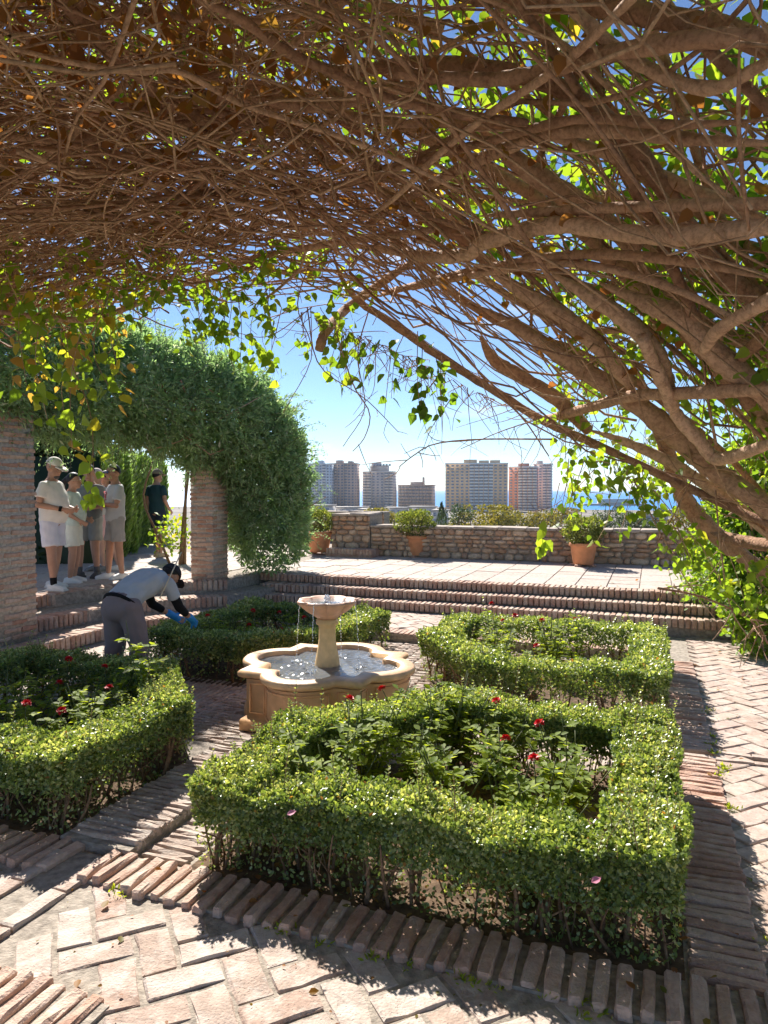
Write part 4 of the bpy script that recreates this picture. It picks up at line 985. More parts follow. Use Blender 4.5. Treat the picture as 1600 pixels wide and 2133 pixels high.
# main trunks rising from the ground beside the path
for k in range(3):
    x0, y0 = 2.75 + rng.uniform(-.15, .25), 1.6 + k * .6; P = [np.array((x0, y0, -.05))]
    xs = x0
    for f in (.55, 1.0, 1.5, 2.1, 2.8): xx = x0 - .25 - f + rng.normal(0, .06); yy = y0 + f * rng.uniform(-.15, .25); P.append(np.array((xx, yy, Zc(xx, yy) + .3 + rng.normal(0, .04))))
    branch(np.array(P), [rng.uniform(.035, .055), .03, .02], 9, 26)
def canopy_line(x0, y0, ang, L_, off, wob, n=6, bend=.13):
    P = []; x, y = x0, y0
    for i in range(n):
        P.append((x, y, Zc(x, y) + off + rng.normal(0, wob))); ang += rng.normal(0, bend); x += math.cos(ang) * L_ / (n - 1); y += math.sin(ang) * L_ / (n - 1)
    return np.array(P)
while nb < 298:
    x = rng.uniform(-3.8, 2.0); y = rng.uniform(.15, 4.2); 
    if y > Ymax(x): continue
    ang = rng.normal(0, .75) + (math.pi if rng.random() < .5 else 0)
    if x > .1 and rng.random() < .5: continue
    r0 = rng.choice([.007, .010, .014, .020, .028], p=[.14, .25, .29, .22, .10]); off = rng.uniform(-.08, .45) if r0 < .012 else rng.uniform(.05, .7)
    P = canopy_line(x, y, ang, rng.uniform(.9, 2.6), off, .035)
    if (P[:, 1] > Ymax(P[:, 0]) + .15).any() and rng.random() < .9: continue
    branch(P, [r0, r0 * .55], 7, 15)
# thinner growth, past counting
mb = MB(); mb2 = MB(); nt_ = 0
while nt_ < 3900:
    x = rng.uniform(-4.2, 2.2); y = rng.uniform(.1, 4.3)
    if y > Ymax(x) + .1: continue
    if x > .0 and rng.random() < .62: continue
    ang = rng.normal(0, .85) + (math.pi if rng.random() < .5 else 0); r0 = rng.uniform(.0022, .0068)
    near = nt_ % 4 < 1; P = canopy_line(x, y, ang, rng.uniform(.3, 1.5), rng.uniform(-.12, .08) if near else rng.uniform(.05, .7), .06, 6, .34)  # near layer goes to the paler bark, deeper twigs keep the darker one
    if (P[:, 1] > Ymax(P[:, 0]) + .2).any(): continue
    (mb if near else mb2).tube(P - vb, [r0, r0 * .5], 4, smoothn=8, caps=False); nt_ += 1
mb.build('pale_twigs', M_twig, vine)['kind'] = 'stuff'; mb2.build('twigs', M_bark, vine)['kind'] = 'stuff'
mb = MB()
for k in range(560):                                   # dry stems low along the outer edge on the left
    x = rng.uniform(-3.9, .2); y = Ymax(x) - rng.uniform(0, 1.1); P = canopy_line(x, y, rng.normal(0, .45) + (math.pi if rng.random() < .5 else 0), rng.uniform(.4, 1.6), rng.uniform(-.18, .12), .05, 6, .22); r0 = rng.uniform(.003, .008)
    if (P[:, 1] > Ymax(P[:, 0]) + .12).any(): continue
    mb.tube(P - vb, [r0, r0 * .5], 5, smoothn=9, caps=False)
mb.build('edge_stems', M_bark, vine)['kind'] = 'stuff'
# dead mat of fine stuff high in the vault
mb = MB()
for k in range(2600):
    x = rng.uniform(-4.0, 2.4); y = rng.uniform(.0, 3.9)
    if y > Ymax(x) or (x > -.1 and rng.random() < .75): continue
    P = canopy_line(x, y, rng.uniform(0, 6.28), rng.uniform(.2, .7), rng.uniform(.35, .8), .05, 4); mb.tube(P - vb, [.006, .003], 3, caps=False)
mb.build('dead_mat', M_bark, vine)['kind'] = 'stuff'

# leaves on top of the vault
n = 66000; x = rng.uniform(-4.4, 3.0, n); y = rng.uniform(-.2, 4.5, n); ok = y < Ymax(x) + np.where(x < .2, -.25, .2) + .1 * np.sin(x * 7); x, y = x[ok], y[ok]; n = len(x)
clump = .5 + .5 * np.sin(x * 3.1 + 1) * np.sin(y * 3.7 + x); dens = np.where(x < -.3, .62, .9) * (.35 + .65 * clump); dens = np.where((y > 2.4) & (x < .3) & (x > -1.6), dens * .75, dens); ok = rng.random(n) < dens; x, y = x[ok], y[ok]; n = len(x)
z = Zc(x, y) + rng.uniform(.42, 1.0, n)
leaves_obj('leaves', np.c_[x, y, z] - vb, rdir(n, (0, .25, -.5)), rdir(n, (0, .2, .9)), rng.uniform(.038, .075, n), LEAF_HEART, M_vine_leaf, vine, np.clip(rng.random(n) * .93, 0, .95), 'stuff')
# hanging sprays of leaves along the outer edge
LP, LA, LT, LS = [], [], [], []; mb = MB()
def spray(top, bottom, nl, tl, th, size=.055, sway=.03, stem=.0022):
    top = np.array(top); bottom = np.array(bottom); q = spline([top, (top + bottom) / 2 + rng.normal(0, sway, 3), bottom], 9); mb.tube(q - vb, [stem, stem * .5], 4, caps=False)
    for i in range(nl):
        f = rng.random() ** .8; p = q[min(8, int(f * 8.99))] + rng.normal(0, .028, 3); LP.append(p); LA.append(np.array([rng.normal(0, .7), rng.normal(0, .7), -.7])); LT.append(rng.uniform(.88, 1) if th == 1.0 and rng.random() < .08 else rng.uniform(tl, th)); LS.append(rng.uniform(size * .65, size * 1.2))
for k in range(95):                                   # thick curtain on the left, green and yellowing
    u = rng.uniform(-320, 330); vb_ = np.interp(u, [-320, -60, 60, 150, 210, 260, 330], [880, 860, 820, 900, 830, 740, 690]); vbm = rng.uniform(560, vb_); yy = rng.uniform(3.2, 4.2)
    b_ = at_y(u, vbm, yy); tp_ = (b_.x + rng.normal(0, .06), yy - rng.uniform(-.05, .2), min(Zc(b_.x, yy) + .2, b_.z + rng.uniform(.15, .45)))
    spray(tp_, b_, rng.integers(9, 17), .35, 1.0, .052)
for (u, v, u2, v2, nl) in ((150, 880, 195, 985, 9), (90, 760, 100, 880, 14), (60, 700, 55, 800, 14), (230, 720, 240, 830, 12), (170, 800, 150, 940, 14)):
    spray(at_y(u, v - 120, 3.0), at_y(u2, v2, 3.0), nl + 6, .4, 1.0, .062)
for k in range(62):                                   # sunlit fringe along the edge of the vault
    u = rng.uniform(150, 760); v = np.interp(u, [150, 300, 480, 620, 760], [640, 640, 650, 600, 640]) + rng.normal(0, 42); yy = rng.uniform(3.2, 3.9); b_ = at_y(u, v, yy)
    spray((b_.x + rng.normal(0, .1), yy - .05, b_.z + rng.uniform(.12, .35)), b_, rng.integers(5, 10), .3, .92, .056)
for (u, v, v2, nl) in ((455, 600, 700, 12), (500, 620, 770, 16), (540, 600, 760, 16), (580, 640, 780, 12), (430, 640, 700, 8), (700, 650, 760, 12), (660, 640, 720, 10), (730, 690, 800, 12)):
    for j in range(2): spray(at_y(u + rng.normal(0, 15), v, 3.4), at_y(u + rng.normal(0, 20), v2, 3.45), nl, .35, .88, .055)
for (u, v, v2, nl) in ((840, 700, 830, 11), (880, 720, 870, 14), (905, 730, 900, 12), (870, 690, 850, 12), (920, 740, 840, 9), (760, 700, 790, 9)):
    spray(at_y(u, v, 3.2), at_y(u + rng.normal(0, 15), v2, 3.2), nl, .0, .35, .058)
# leafy gaps high on the right and along the right flank
for k in range(260):
    u = rng.uniform(1150, 1750); v = rng.uniform(560, 1050)
    h_, kk = hit(u, v, .18 + rng.random() * .3); spray(h_ + np.array([.02, 0, .1]), h_ + rng.normal(0, .05, 3) - np.array([0, 0, .12]), rng.integers(5, 10), .2, .88, .045)
for (u, v, u2, v2) in ((1380, 1020, 1430, 1150), (1450, 1080, 1500, 1220), (1500, 1120, 1560, 1280), (1580, 1150, 1610, 1260), (1330, 980, 1350, 1060), (1250, 960, 1270, 1030), (1290, 960, 1330, 1020), (1560, 1180, 1600, 1240), (1400, 1090, 1440, 1180)):
    for j in range(3): spray(at_y(u + rng.normal(0, 20), v, 3.0), at_y(u2 + rng.normal(0, 25), v2, 3.0), 10, .35, .88, .046)
# long bare twigs reaching out into the opening
for pts, r0 in (([(1150, 915), (1000, 915), (905, 925), (860, 950), (832, 972)], .004), ([(1010, 915), (930, 920), (895, 908), (880, 870)], .0025), ([(700, 690), (735, 800), (770, 860), (760, 910), (735, 940)], .004), ([(640, 640), (665, 760), (760, 830), (830, 900)], .0035),
                ([(770, 640), (745, 740), (760, 850), (715, 930)], .0035), ([(1185, 955), (1180, 1010), (1172, 1050), (1170, 1110)], .0022), ([(1170, 1042), (1150, 1055), (1110, 1068)], .002), ([(1320, 1000), (1370, 1100), (1430, 1210), (1490, 1290)], .004), ([(1490, 1020), (1500, 1130), (1520, 1260), (1560, 1330)], .0045),
                ([(1370, 1225), (1450, 1240), (1540, 1275), (1620, 1310)], .006), ([(1450, 980), (1410, 1060), (1370, 1130)], .004), ([(1600, 1340), (1560, 1290), (1460, 1240)], .005), ([(1130, 870), (1040, 900), (960, 935)], .003), ([(940, 830), (900, 890), (880, 940)], .0025), ([(640, 560), (620, 640), (650, 740), (590, 860)], .0035), ([(650, 640), (560, 700), (480, 690)], .003)):
    yy = 3.1 if pts[0][0] > 1100 else 3.4; P = np.array([at_y(u, v, yy) for u, v in pts]); mb.tube(P - vb, [r0, r0 * .5], 5, smoothn=14)
    for j in range(7):
        i = rng.integers(0, len(P) - 1); b_ = P[i] + (P[i + 1] - P[i]) * rng.random(); e = b_ + rng.normal(0, .07, 3) + np.array([0, 0, -.05]); mb.tube(np.array([b_, (b_ + e) / 2 + rng.normal(0, .01, 3), e]) - vb, [r0 * .5, r0 * .3], 4, smoothn=5, caps=False)
for k in range(130):
    u = rng.uniform(600, 1250); v = np.interp(u, [600, 800, 1000, 1250], [640, 720, 820, 920]); P0 = np.array(at_y(u, v, 3.4)); e = P0 + np.array([rng.normal(0, .12), rng.normal(.05, .05), -abs(rng.normal(.08, .1))]); mb.tube(np.array([P0, (P0 + e) / 2 + rng.normal(0, .025, 3), e]) - vb, [.0022, .001], 4, smoothn=7, caps=False)
mb.build('hanging_twigs', M_bark, vine)['kind'] = 'stuff'
# the hanging sprigs: by the visitors, and before the parapet
def sprig(name, pts, y, lv, label, size):
    P = np.array([at_y(u, v, y) for u, v in pts]); root = empty('hanging_sprig', P[0], 0, label, 'sprig'); m2 = MB(); m2.tube(P - P[0], [.0018, .001], 4, smoothn=10); m2.build('stem', M_stem, root)
    q = np.array([at_y(u, v, y) for u, v in lv]) - P[0]; m_ = len(q); leaves_obj('leaves', q, np.c_[rng.normal(0, .6, m_), rng.normal(0, .4, m_), -np.ones(m_)], rdir(m_, (0, -.9, .5)), np.full(m_, size), LEAF_HEART, M_vine_leaf, root, np.full(m_, .82), None)
sprig('s', [(195, 930), (188, 980), (190, 1050)], 2.9, [(178, 990), (186, 1002), (194, 1014), (180, 1030), (192, 1028), (200, 1032), (178, 1042), (186, 1046), (196, 1044), (202, 1036)], 'small bright leafy sprig hanging in front of the visitors', .05)
sprig('s', [(1170, 1105), (1135, 1085), (1130, 1165)], 3.0, [(1128, 1088), (1134, 1105), (1128, 1122), (1138, 1126), (1124, 1138), (1132, 1142), (1140, 1132)], 'small yellow-green sprig dangling before the stone parapet', .055)
n = len(LP); leaves_obj('hanging_leaves', np.array(LP) - vb, LA, rdir(n, (0, -.3, .4)), np.array(LS), LEAF_HEART, M_vine_leaf, vine, np.array(LT), 'stuff')
# dry brown leaves caught among the branches
n = 900; x = np.r_[rng.normal(-.75, .35, 450), rng.uniform(-3, 1, 450)]; y = np.r_[rng.normal(2.2, .35, 450), rng.uniform(1.5, 3.3, 450)]; z = Zc(x, y) + rng.uniform(-.03, .25, n)
leaves_obj('dry_leaves', np.c_[x, y, z] - vb, rdir(n, (0, 0, -.7)), rdir(n), rng.uniform(.03, .065, n), LEAF_HEART, M_dry_leaf, vine, rng.uniform(.4, 1, n), 'stuff')

# ================================================================== CITY
M_glassf = plain('far_window_glass', (.26, .31, .38), 0.25, 0.6)
def city_mat(name, c): return plain(name, c, 0.85, 0.3, noise=0.06, nscale=0.15)
def tower(name, u0, u1, vtop, d, col, label, floors, bays, depth=18, slab=(.62, .58, .52), balcony=None, roofbits=(), rz=-.25, vbase=1066, name2='tower_block'):
    p0 = at_y(u0, 1020, d); p1 = at_y(u1, 1020, d); w = p1.x - p0.x; ztop = at_y(u0, vtop, d).z; H = ztop - ZC
    root = empty(name2, ((p0.x + p1.x) / 2, d, ZC), rz, label, 'building', 'tower blocks by the sea'); mat = city_mat(name + '_wall', col); w = w / math.cos(rz) * .96
    MB().box((0, depth / 2, H / 2), (w, depth, H)).build('wall', mat, root)
    fh = H / floors; bw_ = w / bays; ms = city_mat(name + '_slab', slab)
    g = MB(); fr = MB(); bl = MB()
    for f in range(floors):
        z = f * fh
        for b_ in range(bays):
            x = -w / 2 + (b_ + .5) * bw_
            if balcony and balcony(b_, bays):
                g.box((x, -.05, z + fh * .55), (bw_ * .86, .5, fh * .62)); bl.box((x, -.9, z + fh * .22), (bw_ * .94, 1.6, fh * .38)); bl.box((x, -.7, z + fh * .98), (bw_ * .94, 1.9, fh * .1))
            else:
                g.box((x, -.02, z + fh * .55), (bw_ * .5, .3, fh * .48)); fr.box((x, -.12, z + fh * .27), (bw_ * .6, .5, fh * .07))
        for b_ in range(3):                                  # windows on the flank
            for sx in (-1, 1): g.box((sx * (w / 2 + .02), depth * (b_ + .6) / 3.3, z + fh * .55), (.3, depth * .12, fh * .45))
    g.build('windows', M_glassf, root)['kind'] = 'stuff'
    if fr.n: fr.build('sills', ms, root)['kind'] = 'stuff'
    if bl.n: bl.build('balconies', ms, root)['kind'] = 'stuff'
    rf_ = MB().box((0, depth / 2, H + .6), (w + .8, depth + .8, 1.2)).build('roof', ms, root)
    for (fx, ww, hh) in roofbits: MB().box((fx * w, depth * .5, H + 1.2 + hh / 2), (ww, depth * .5, hh)).build('roof_structure', mat, rf_)
    return root
bal_mid = lambda b_, n: n * .35 < b_ < n * .75
tower('t1', 640, 688, 968, 690, (.66, .74, .82), 'blue and white tower block just right of the jasmine arch', 16, 6, 16, (.75, .76, .76), lambda b_, n: b_ % 2 == 0, ((0, 5, 3),))
tower('t2', 686, 740, 967, 700, (.62, .48, .42), 'brown tower block second from the jasmine arch', 16, 7, 18, (.56, .46, .42), lambda b_, n: b_ in (1, 4), ((-.2, 6, 3), (.25, 4, 2)))
t3 = tower('t3', 754, 820, 984, 720, (.66, .60, .56), 'grey tower block with a sign and plant rooms on its roof', 13, 7, 16, (.80, .75, .70), lambda b_, n: b_ in (0, 1, 5, 6), ((.0, 18, 6), (-.1, 9, 9)))
sg_ = MB()
for k in range(6): sg_.box((-4 + k * 3.2, 2, t3.location.z * 0 + 44.5), (2.2, .5, 2.0))
sg_.tube([(-9, 2, 36), (-9, 2, 46)], .3, 5); sg_.tube([(11, 2, 36), (11, 2, 44)], .25, 5); sg_.build('roof_sign', M_glassf, t3)
tower('t4', 828, 902, 1012, 740, (.60, .50, .44), 'low wide brown block between the taller towers', 7, 10, 16, (.52, .44, .40), lambda b_, n: True, ((.0, 12, 3), (.2, 1, 8)))
tower('t5', 926, 1059, 967, 640, (.88, .62, .40), 'widest orange and cream tower block with a middle column of balconies', 15, 13, 18, (.88, .87, .84), bal_mid, ((-.1, 12, 3.2), (.12, 9, 2.4), (.3, 9, 2.6)), rz=-.12)
tower('t6', 1060, 1118, 974, 680, (.74, .36, .27), 'red brick tower block with white balcony bands', 15, 6, 16, (.88, .82, .78), lambda b_, n: b_ > 1, ((0, 10, 3),), rz=-.3)
tower('t7', 1112, 1148, 968, 720, (.84, .72, .64), 'pale slim tower block with balconies on its seaward edge', 16, 4, 16, (.88, .84, .78), lambda b_, n: b_ > 1, ((-.2, 6, 3),), rz=-.3)
# low roofs between the towers and the trees
mr = city_mat('low_roof', (.50, .46, .42)); mw = city_mat('low_wall', (.62, .58, .54))
lows = sorted([(600, 690, 1052, 420), (690, 760, 1056, 440), (745, 800, 1060, 380), (800, 850, 1057, 430), (850, 905, 1055, 390), (900, 930, 1062, 360), (1140, 1190, 1068, 430), (1380, 1430, 1062, 520), (1330, 1390, 1070, 420)])
for i, (u0, u1, vt, d) in enumerate(lows):
    p0, p1 = at_y(u0, vt, d), at_y(u1, vt, d); H = p0.z - ZC; w = p1.x - p0.x
    root = empty('low_building', ((p0.x + p1.x) / 2, d, ZC), -.2, ('leftmost' if i == 0 else ORD[i].split(' ')[0] + ' from the left') + ' low pale flat-roofed building before the far towers', 'building', 'low buildings before the towers')
    MB().box((0, 6, H / 2 - .4), (w, 12, H - .8)).build('wall', mw, root); MB().box((0, 6, H - .3), (w + .8, 12.8, .7)).build('roof', mr, root)
    g = MB(); k = max(3, int(w / 3.5))
    for f in range(3):
        for b_ in range(k): g.box((-w / 2 + (b_ + .5) * w / k, -.05, H - 2.4 - f * 3.2), (w / k * .5, .3, 1.5))
    g.build('windows', M_glassf, root)['kind'] = 'stuff'
# harbour mole with a long shed
p0, p1 = at_y(1240, 1040, 900), at_y(1330, 1040, 900)
sh = empty('harbour_shed', ((p0.x + p1.x) / 2, 900, ZC - .6), 0, 'long grey shed on the harbour mole out on the sea', 'building'); w = p1.x - p0.x
MB().box((0, 5, 1.2), (w * 1.5, 14, 2.4)).build('mole', mr, sh); MB().box((0, 6, 5), (w * .8, 8, 5.5)).build('shed', mw, sh); MB().box((0, 6, 8), (w * .84, 9, .6)).build('roof', mr, sh)
# trees below the parapet
M_yel = leaf_mat('plane_tree_leaf', [(0, (.10, .12, .02)), (.5, (.22, .20, .03)), (1, (.34, .27, .04))], .35, .6, (1.5, 1.4, .6))
M_dkt = leaf_mat('dark_tree_leaf', [(0, (.025, .045, .018)), (.7, (.05, .085, .03)), (1, (.09, .13, .04))], .25, .6)
def city_tree(u, vtop, wpx, d, mat, label, nm='broadleaf_tree', flat=.75, n=900, group='treetops beyond the parapet'):
    p = at_y(u, vtop, d); w = wpx / FPX * d; h = p.z - ZC; root = empty(nm, (p.x, d, ZC), 0, label, 'tree', group)
    MB().tube([(0, 0, 0), (.2, 0, h * .5), (0, 0, h * .85)], [.35, .28, .12], 6, smoothn=6).build('trunk', M_stem, root)
    dd = unit(rng.normal(size=(n, 3))); k = 9; cen = rng.normal(0, .30, (k, 3)); ci = rng.integers(0, k, n)
    pos = (cen[ci] + dd * (.30 * (1 - .4 * rng.random(n) ** 2))[:, None]) * np.array([w, w, w * flat]); pos[:, 2] += h - w * flat * .55; pos[:, 2] = np.minimum(pos[:, 2], h)
    leaves_obj('crown', pos, rdir(n), rdir(n, (0, 0, .5)) + dd, rng.uniform(.035, .07, n) * w + .2, LEAF_OVAL, mat, root, None, 'stuff')
for i, (u, vt, w, d) in enumerate(sorted(((785, 1064, 55, 250), (815, 1066, 50, 255), (1005, 1058, 75, 240), (1065, 1060, 80, 235), (1150, 1064, 60, 250), (980, 1072, 60, 230), (1110, 1072, 50, 250), (1040, 1070, 60, 225), (870, 1060, 55, 270), (620, 1066, 60, 250), (1440, 1060, 80, 240), (730, 1074, 60, 250)))):
    city_tree(u, vt - 4, w * 1.1, d, M_yel, ORD[i] + 'yellow-green plane tree crowns over the parapet', n=1500)
city_tree(955, 1046, 48, 230, M_dkt, 'dark rounded pine crown over the parapet left of the orange tower', 'pine_tree', .9)
city_tree(772, 1070, 40, 240, M_dkt, 'dark tree crown over the parapet left of the slim pot', 'evergreen_tree', .7)
for i, (u, vt, w) in enumerate(((1255, 1064, 50), (1290, 1068, 44), (1330, 1068, 60), (1370, 1074, 60))): city_tree(u, vt, w, 260, M_dkt, ORD[i] + 'dull green tree crowns towards the harbour', n=900)
# cypress column
p = at_y(920, 1050, 200); cyp = empty('cypress_tree', (p.x, 200, ZC), 0, 'narrow dark cypress column rising over the parapet', 'tree'); h = p.z - ZC
MB().tube([(0, 0, 0), (0, 0, h * .9)], [.2, .08], 6).build('trunk', M_stem, cyp)
n = 900; f = rng.random(n); a = rng.uniform(0, 6.28, n); rr_ = 1.7 * np.clip((1 - f) * 3, 0, 1) * (.7 + .3 * rng.random(n)); rr_ = np.minimum(rr_, 1.6)
leaves_obj('crown', np.c_[np.cos(a) * rr_, np.sin(a) * rr_, f * h], np.c_[np.cos(a) * .3, np.sin(a) * .3, np.ones(n)], np.c_[np.cos(a), np.sin(a), np.full(n, .2)], rng.uniform(.5, 1.1, n), LEAF_LANCE, M_dkt, cyp, None, 'stuff')
# palms by the harbour
def palm(u, vt, d, lab):
    p = at_y(u, vt, d); h = p.z - ZC; root = empty('palm_tree', (p.x, d, ZC), rng.uniform(0, 6), lab, 'tree', 'harbour palms')
    MB().tube([(0, 0, 0), (.2, 0, h * .5), (0, 0, h)], [.3, .22, .2], 6).build('trunk', M_stem, root)
    mb = MB(); lp, la = [], []
    for k in range(16):
        a = k * .39; e = rng.uniform(-.2, .8); q = spline([(0, 0, h), (math.cos(a) * 1.4, math.sin(a) * 1.4, h + e), (math.cos(a) * 2.6, math.sin(a) * 2.6, h + e - 1.4)], 8); mb.tube(q, [.06, .02], 3, caps=False)
        for i in range(1, 8):
            for sd in (-1, 1): lp.append(q[i]); la.append((math.cos(a + sd * 1.1), math.sin(a + sd * 1.1), -.5))
    mb.build('fronds', M_dkt, root)['kind'] = 'stuff'; n = len(lp); leaves_obj('frond_leaves', lp, la, rdir(n, (0, 0, 1)), .9, LEAF_LANCE, M_dkt, root, None, 'stuff')
for i, (u, vt) in enumerate(((1212, 1062), (1262, 1050), (1285, 1056), (1310, 1066), (1345, 1054), (1375, 1060))): palm(u, vt, 420, ORD[i] + 'small palms standing by the harbour')

# the air over the coast
M_haze = bpy.data.materials.new('sea_haze'); M_haze.use_nodes = True; N = M_haze.node_tree.nodes; N.remove(N['Principled BSDF']); pv = N.new('ShaderNodeVolumePrincipled')
pv.inputs['Color'].default_value = (.93, .96, 1, 1); pv.inputs['Density'].default_value = .00006; pv.inputs['Anisotropy'].default_value = .2
M_haze.node_tree.links.new(pv.outputs[0], N['Material Output'].inputs['Volume'])
hz = MB().box((0, 29000, 15), (124000, 72000, 70)).build('haze', M_haze); hz['kind'] = 'stuff'; tag(hz, 'thin bright sea haze filling the air over the coast', 'haze')

# ================================================================== PEOPLE
def fuse(name, mb, mat, parent, voxel=.010, it=5, loc=None, wr=0.):
    tmp = link('tmp', mb.mesh('tmp')); md = tmp.modifiers.new('r', 'REMESH'); md.mode = 'VOXEL'; md.voxel_size = voxel
    sm = tmp.modifiers.new('s', 'SMOOTH'); sm.iterations = it; sm.factor = .5
    dg = bpy.context.evaluated_depsgraph_get(); me = bpy.data.meshes.new_from_object(tmp.evaluated_get(dg)); bpy.data.objects.remove(tmp)
    me.name = name; me.materials.clear(); me.materials.append(mat); me.polygons.foreach_set('use_smooth', np.ones(len(me.polygons), bool))
    if wr > 0:
        co = np.empty(len(me.vertices) * 3, np.float32); me.vertices.foreach_get('co', co); co = co.reshape(-1, 3); no = np.empty(len(co) * 3, np.float32); me.vertices.foreach_get('normal', no); no = no.reshape(-1, 3)
        a, b_, c_ = co[:, 0], co[:, 1], co[:, 2]; ph = rng.uniform(0, 6)
        w_ = np.sin(c_ * 46 + 2.2 * np.sin(a * 17 + ph) + 1.8 * np.sin(b_ * 15)) * np.sin(a * 11 + c_ * 6 + ph) + .7 * np.sin(a * 38 + c_ * 21 + 2 * np.sin(b_ * 23 + ph))
        me.vertices.foreach_set('co', (co + no * (w_ * wr)[:, None]).astype(np.float32).ravel()); me.update()
    return link(name, me, parent)
def etube(mb, P, rx, ry, side=(1, 0, 0), n=18, cap=True, fwd=None):
    P = np.array(P, float); side = np.array(side, float); T = np.gradient(P, axis=0); T /= np.linalg.norm(T, axis=1, keepdims=True); rings = []; a = np.linspace(0, 2 * np.pi, n, endpoint=False)
    A = side - T * (T @ side)[:, None]; A = unit(A); B = np.cross(T, A)
    def ring(c, i, k): return c + k * (rx[i] * np.cos(a)[:, None] * A[i] + ry[i] * np.sin(a)[:, None] * B[i])
    if cap: rings.append(ring(P[0] - T[0] * min(rx[0], ry[0]) * .35, 0, .6))
    for i in range(len(P)): rings.append(ring(P[i], i, 1))
    if cap: rings.append(ring(P[-1] + T[-1] * min(rx[-1], ry[-1]) * .35, len(P) - 1, .6))
    mb.loft(rings)
def limb(mb, pts, rad, n=12, endball=True):
    pts = np.array(pts, float); m = 5 * (len(pts) - 1) + 1; q = []; r = []
    for i in range(len(pts) - 1):
        for f in np.linspace(0, 1, 5, endpoint=False): q.append(pts[i] + (pts[i + 1] - pts[i]) * f); r.append(rad[i] + (rad[i + 1] - rad[i]) * f)
    q.append(pts[-1]); r.append(rad[-1]); mb.tube(q, r, n)
    for p, rr_ in list(zip(pts, rad))[:None if endball else -1]: mb.ball(p, rr_ * .98, 12, 8)
def hand(mb, w, el, inward, k, curl=.5):
    w = np.array(w); d = unit(w - np.array(el)); inn = unit(np.array(inward) - d * (d @ np.array(inward))); up = np.cross(d, inn)
    M = Matrix(np.stack([up, d, inn], 1)); mb.ball(w + d * .045 * k, np.array([.040, .052, .018]) * k, 10, 7, M)
    for i, L_ in enumerate((.066, .076, .072, .056)):
        b = w + d * .085 * k + up * (i - 1.5) * .021 * k; c = b + d * L_ * .5 * k + inn * .006 * k; e = c + (d * (1 - curl) + inn * curl) * L_ * .5 * k; limb(mb, [b, c, e], [.0105 * k, .0095 * k, .008 * k], 6)
    b = w + d * .03 * k - up * .038 * k; c = b + d * .03 * k - up * .022 * k + inn * .012 * k; limb(mb, [b, c, c + d * .03 * k + inn * .01 * k], [.013 * k, .011 * k, .009 * k], 6)
def shell(mb, c, r, M, pm, seg=28, rings=10):
    """part of an ellipsoid from the pole down to polar angle pm(azimuth)"""
    rr_ = []
    for i in range(rings + 1):
        p = []
        for a in np.linspace(0, 2 * np.pi, seg, endpoint=False):
            t = max(.06, i / rings) * pm(a); v = Vector((math.sin(t) * math.cos(a) * r[0], math.sin(t) * math.sin(a) * r[1], math.cos(t) * r[2])); p.append(tuple(M @ v + Vector(c)))
        rr_.append(p)
    inner = [[tuple(Vector(c) + (Vector(q) - Vector(c)) * .86) for q in rr_[-1]], [tuple(Vector(c) + (Vector(q) - Vector(c)) * .7) for q in rr_[1]]]
    mb.loft(rr_ + inner)
def skin(name, c): return plain(name, c, .55, .35, noise=.08, nscale=12)
def cloth(name, c): return plain(name, c, .9, .15, noise=.07, nscale=9, bump=.5, bscale=14)
SK1, SK2, SK3 = skin('skin_tan', (.44, .245, .165)), skin('skin_olive', (.42, .23, .15)), skin('skin_light', (.50, .30, .22))
M_hair = plain('dark_hair', (.012, .010, .010), .55, .4, bump=.6, bscale=80); M_eye = plain('eye_dark', (.01, .01, .012), .2, .6); M_lip = plain('lips', (.28, .09, .07), .5)
M_black = plain('black_fabric', (.012, .012, .014), .9, .2); M_white_shoe = plain('white_shoe', (.72, .71, .68), .6, .35); M_lens = plain('mirror_lens', (.03, .06, .15), .08, .9)
M_frame = plain('glasses_frame', (.5, .42, .3), .3, .5, .6); M_glove = plain('blue_glove', (.03, .26, .62), .5, .4)
def V(*a): return np.array(a, float)
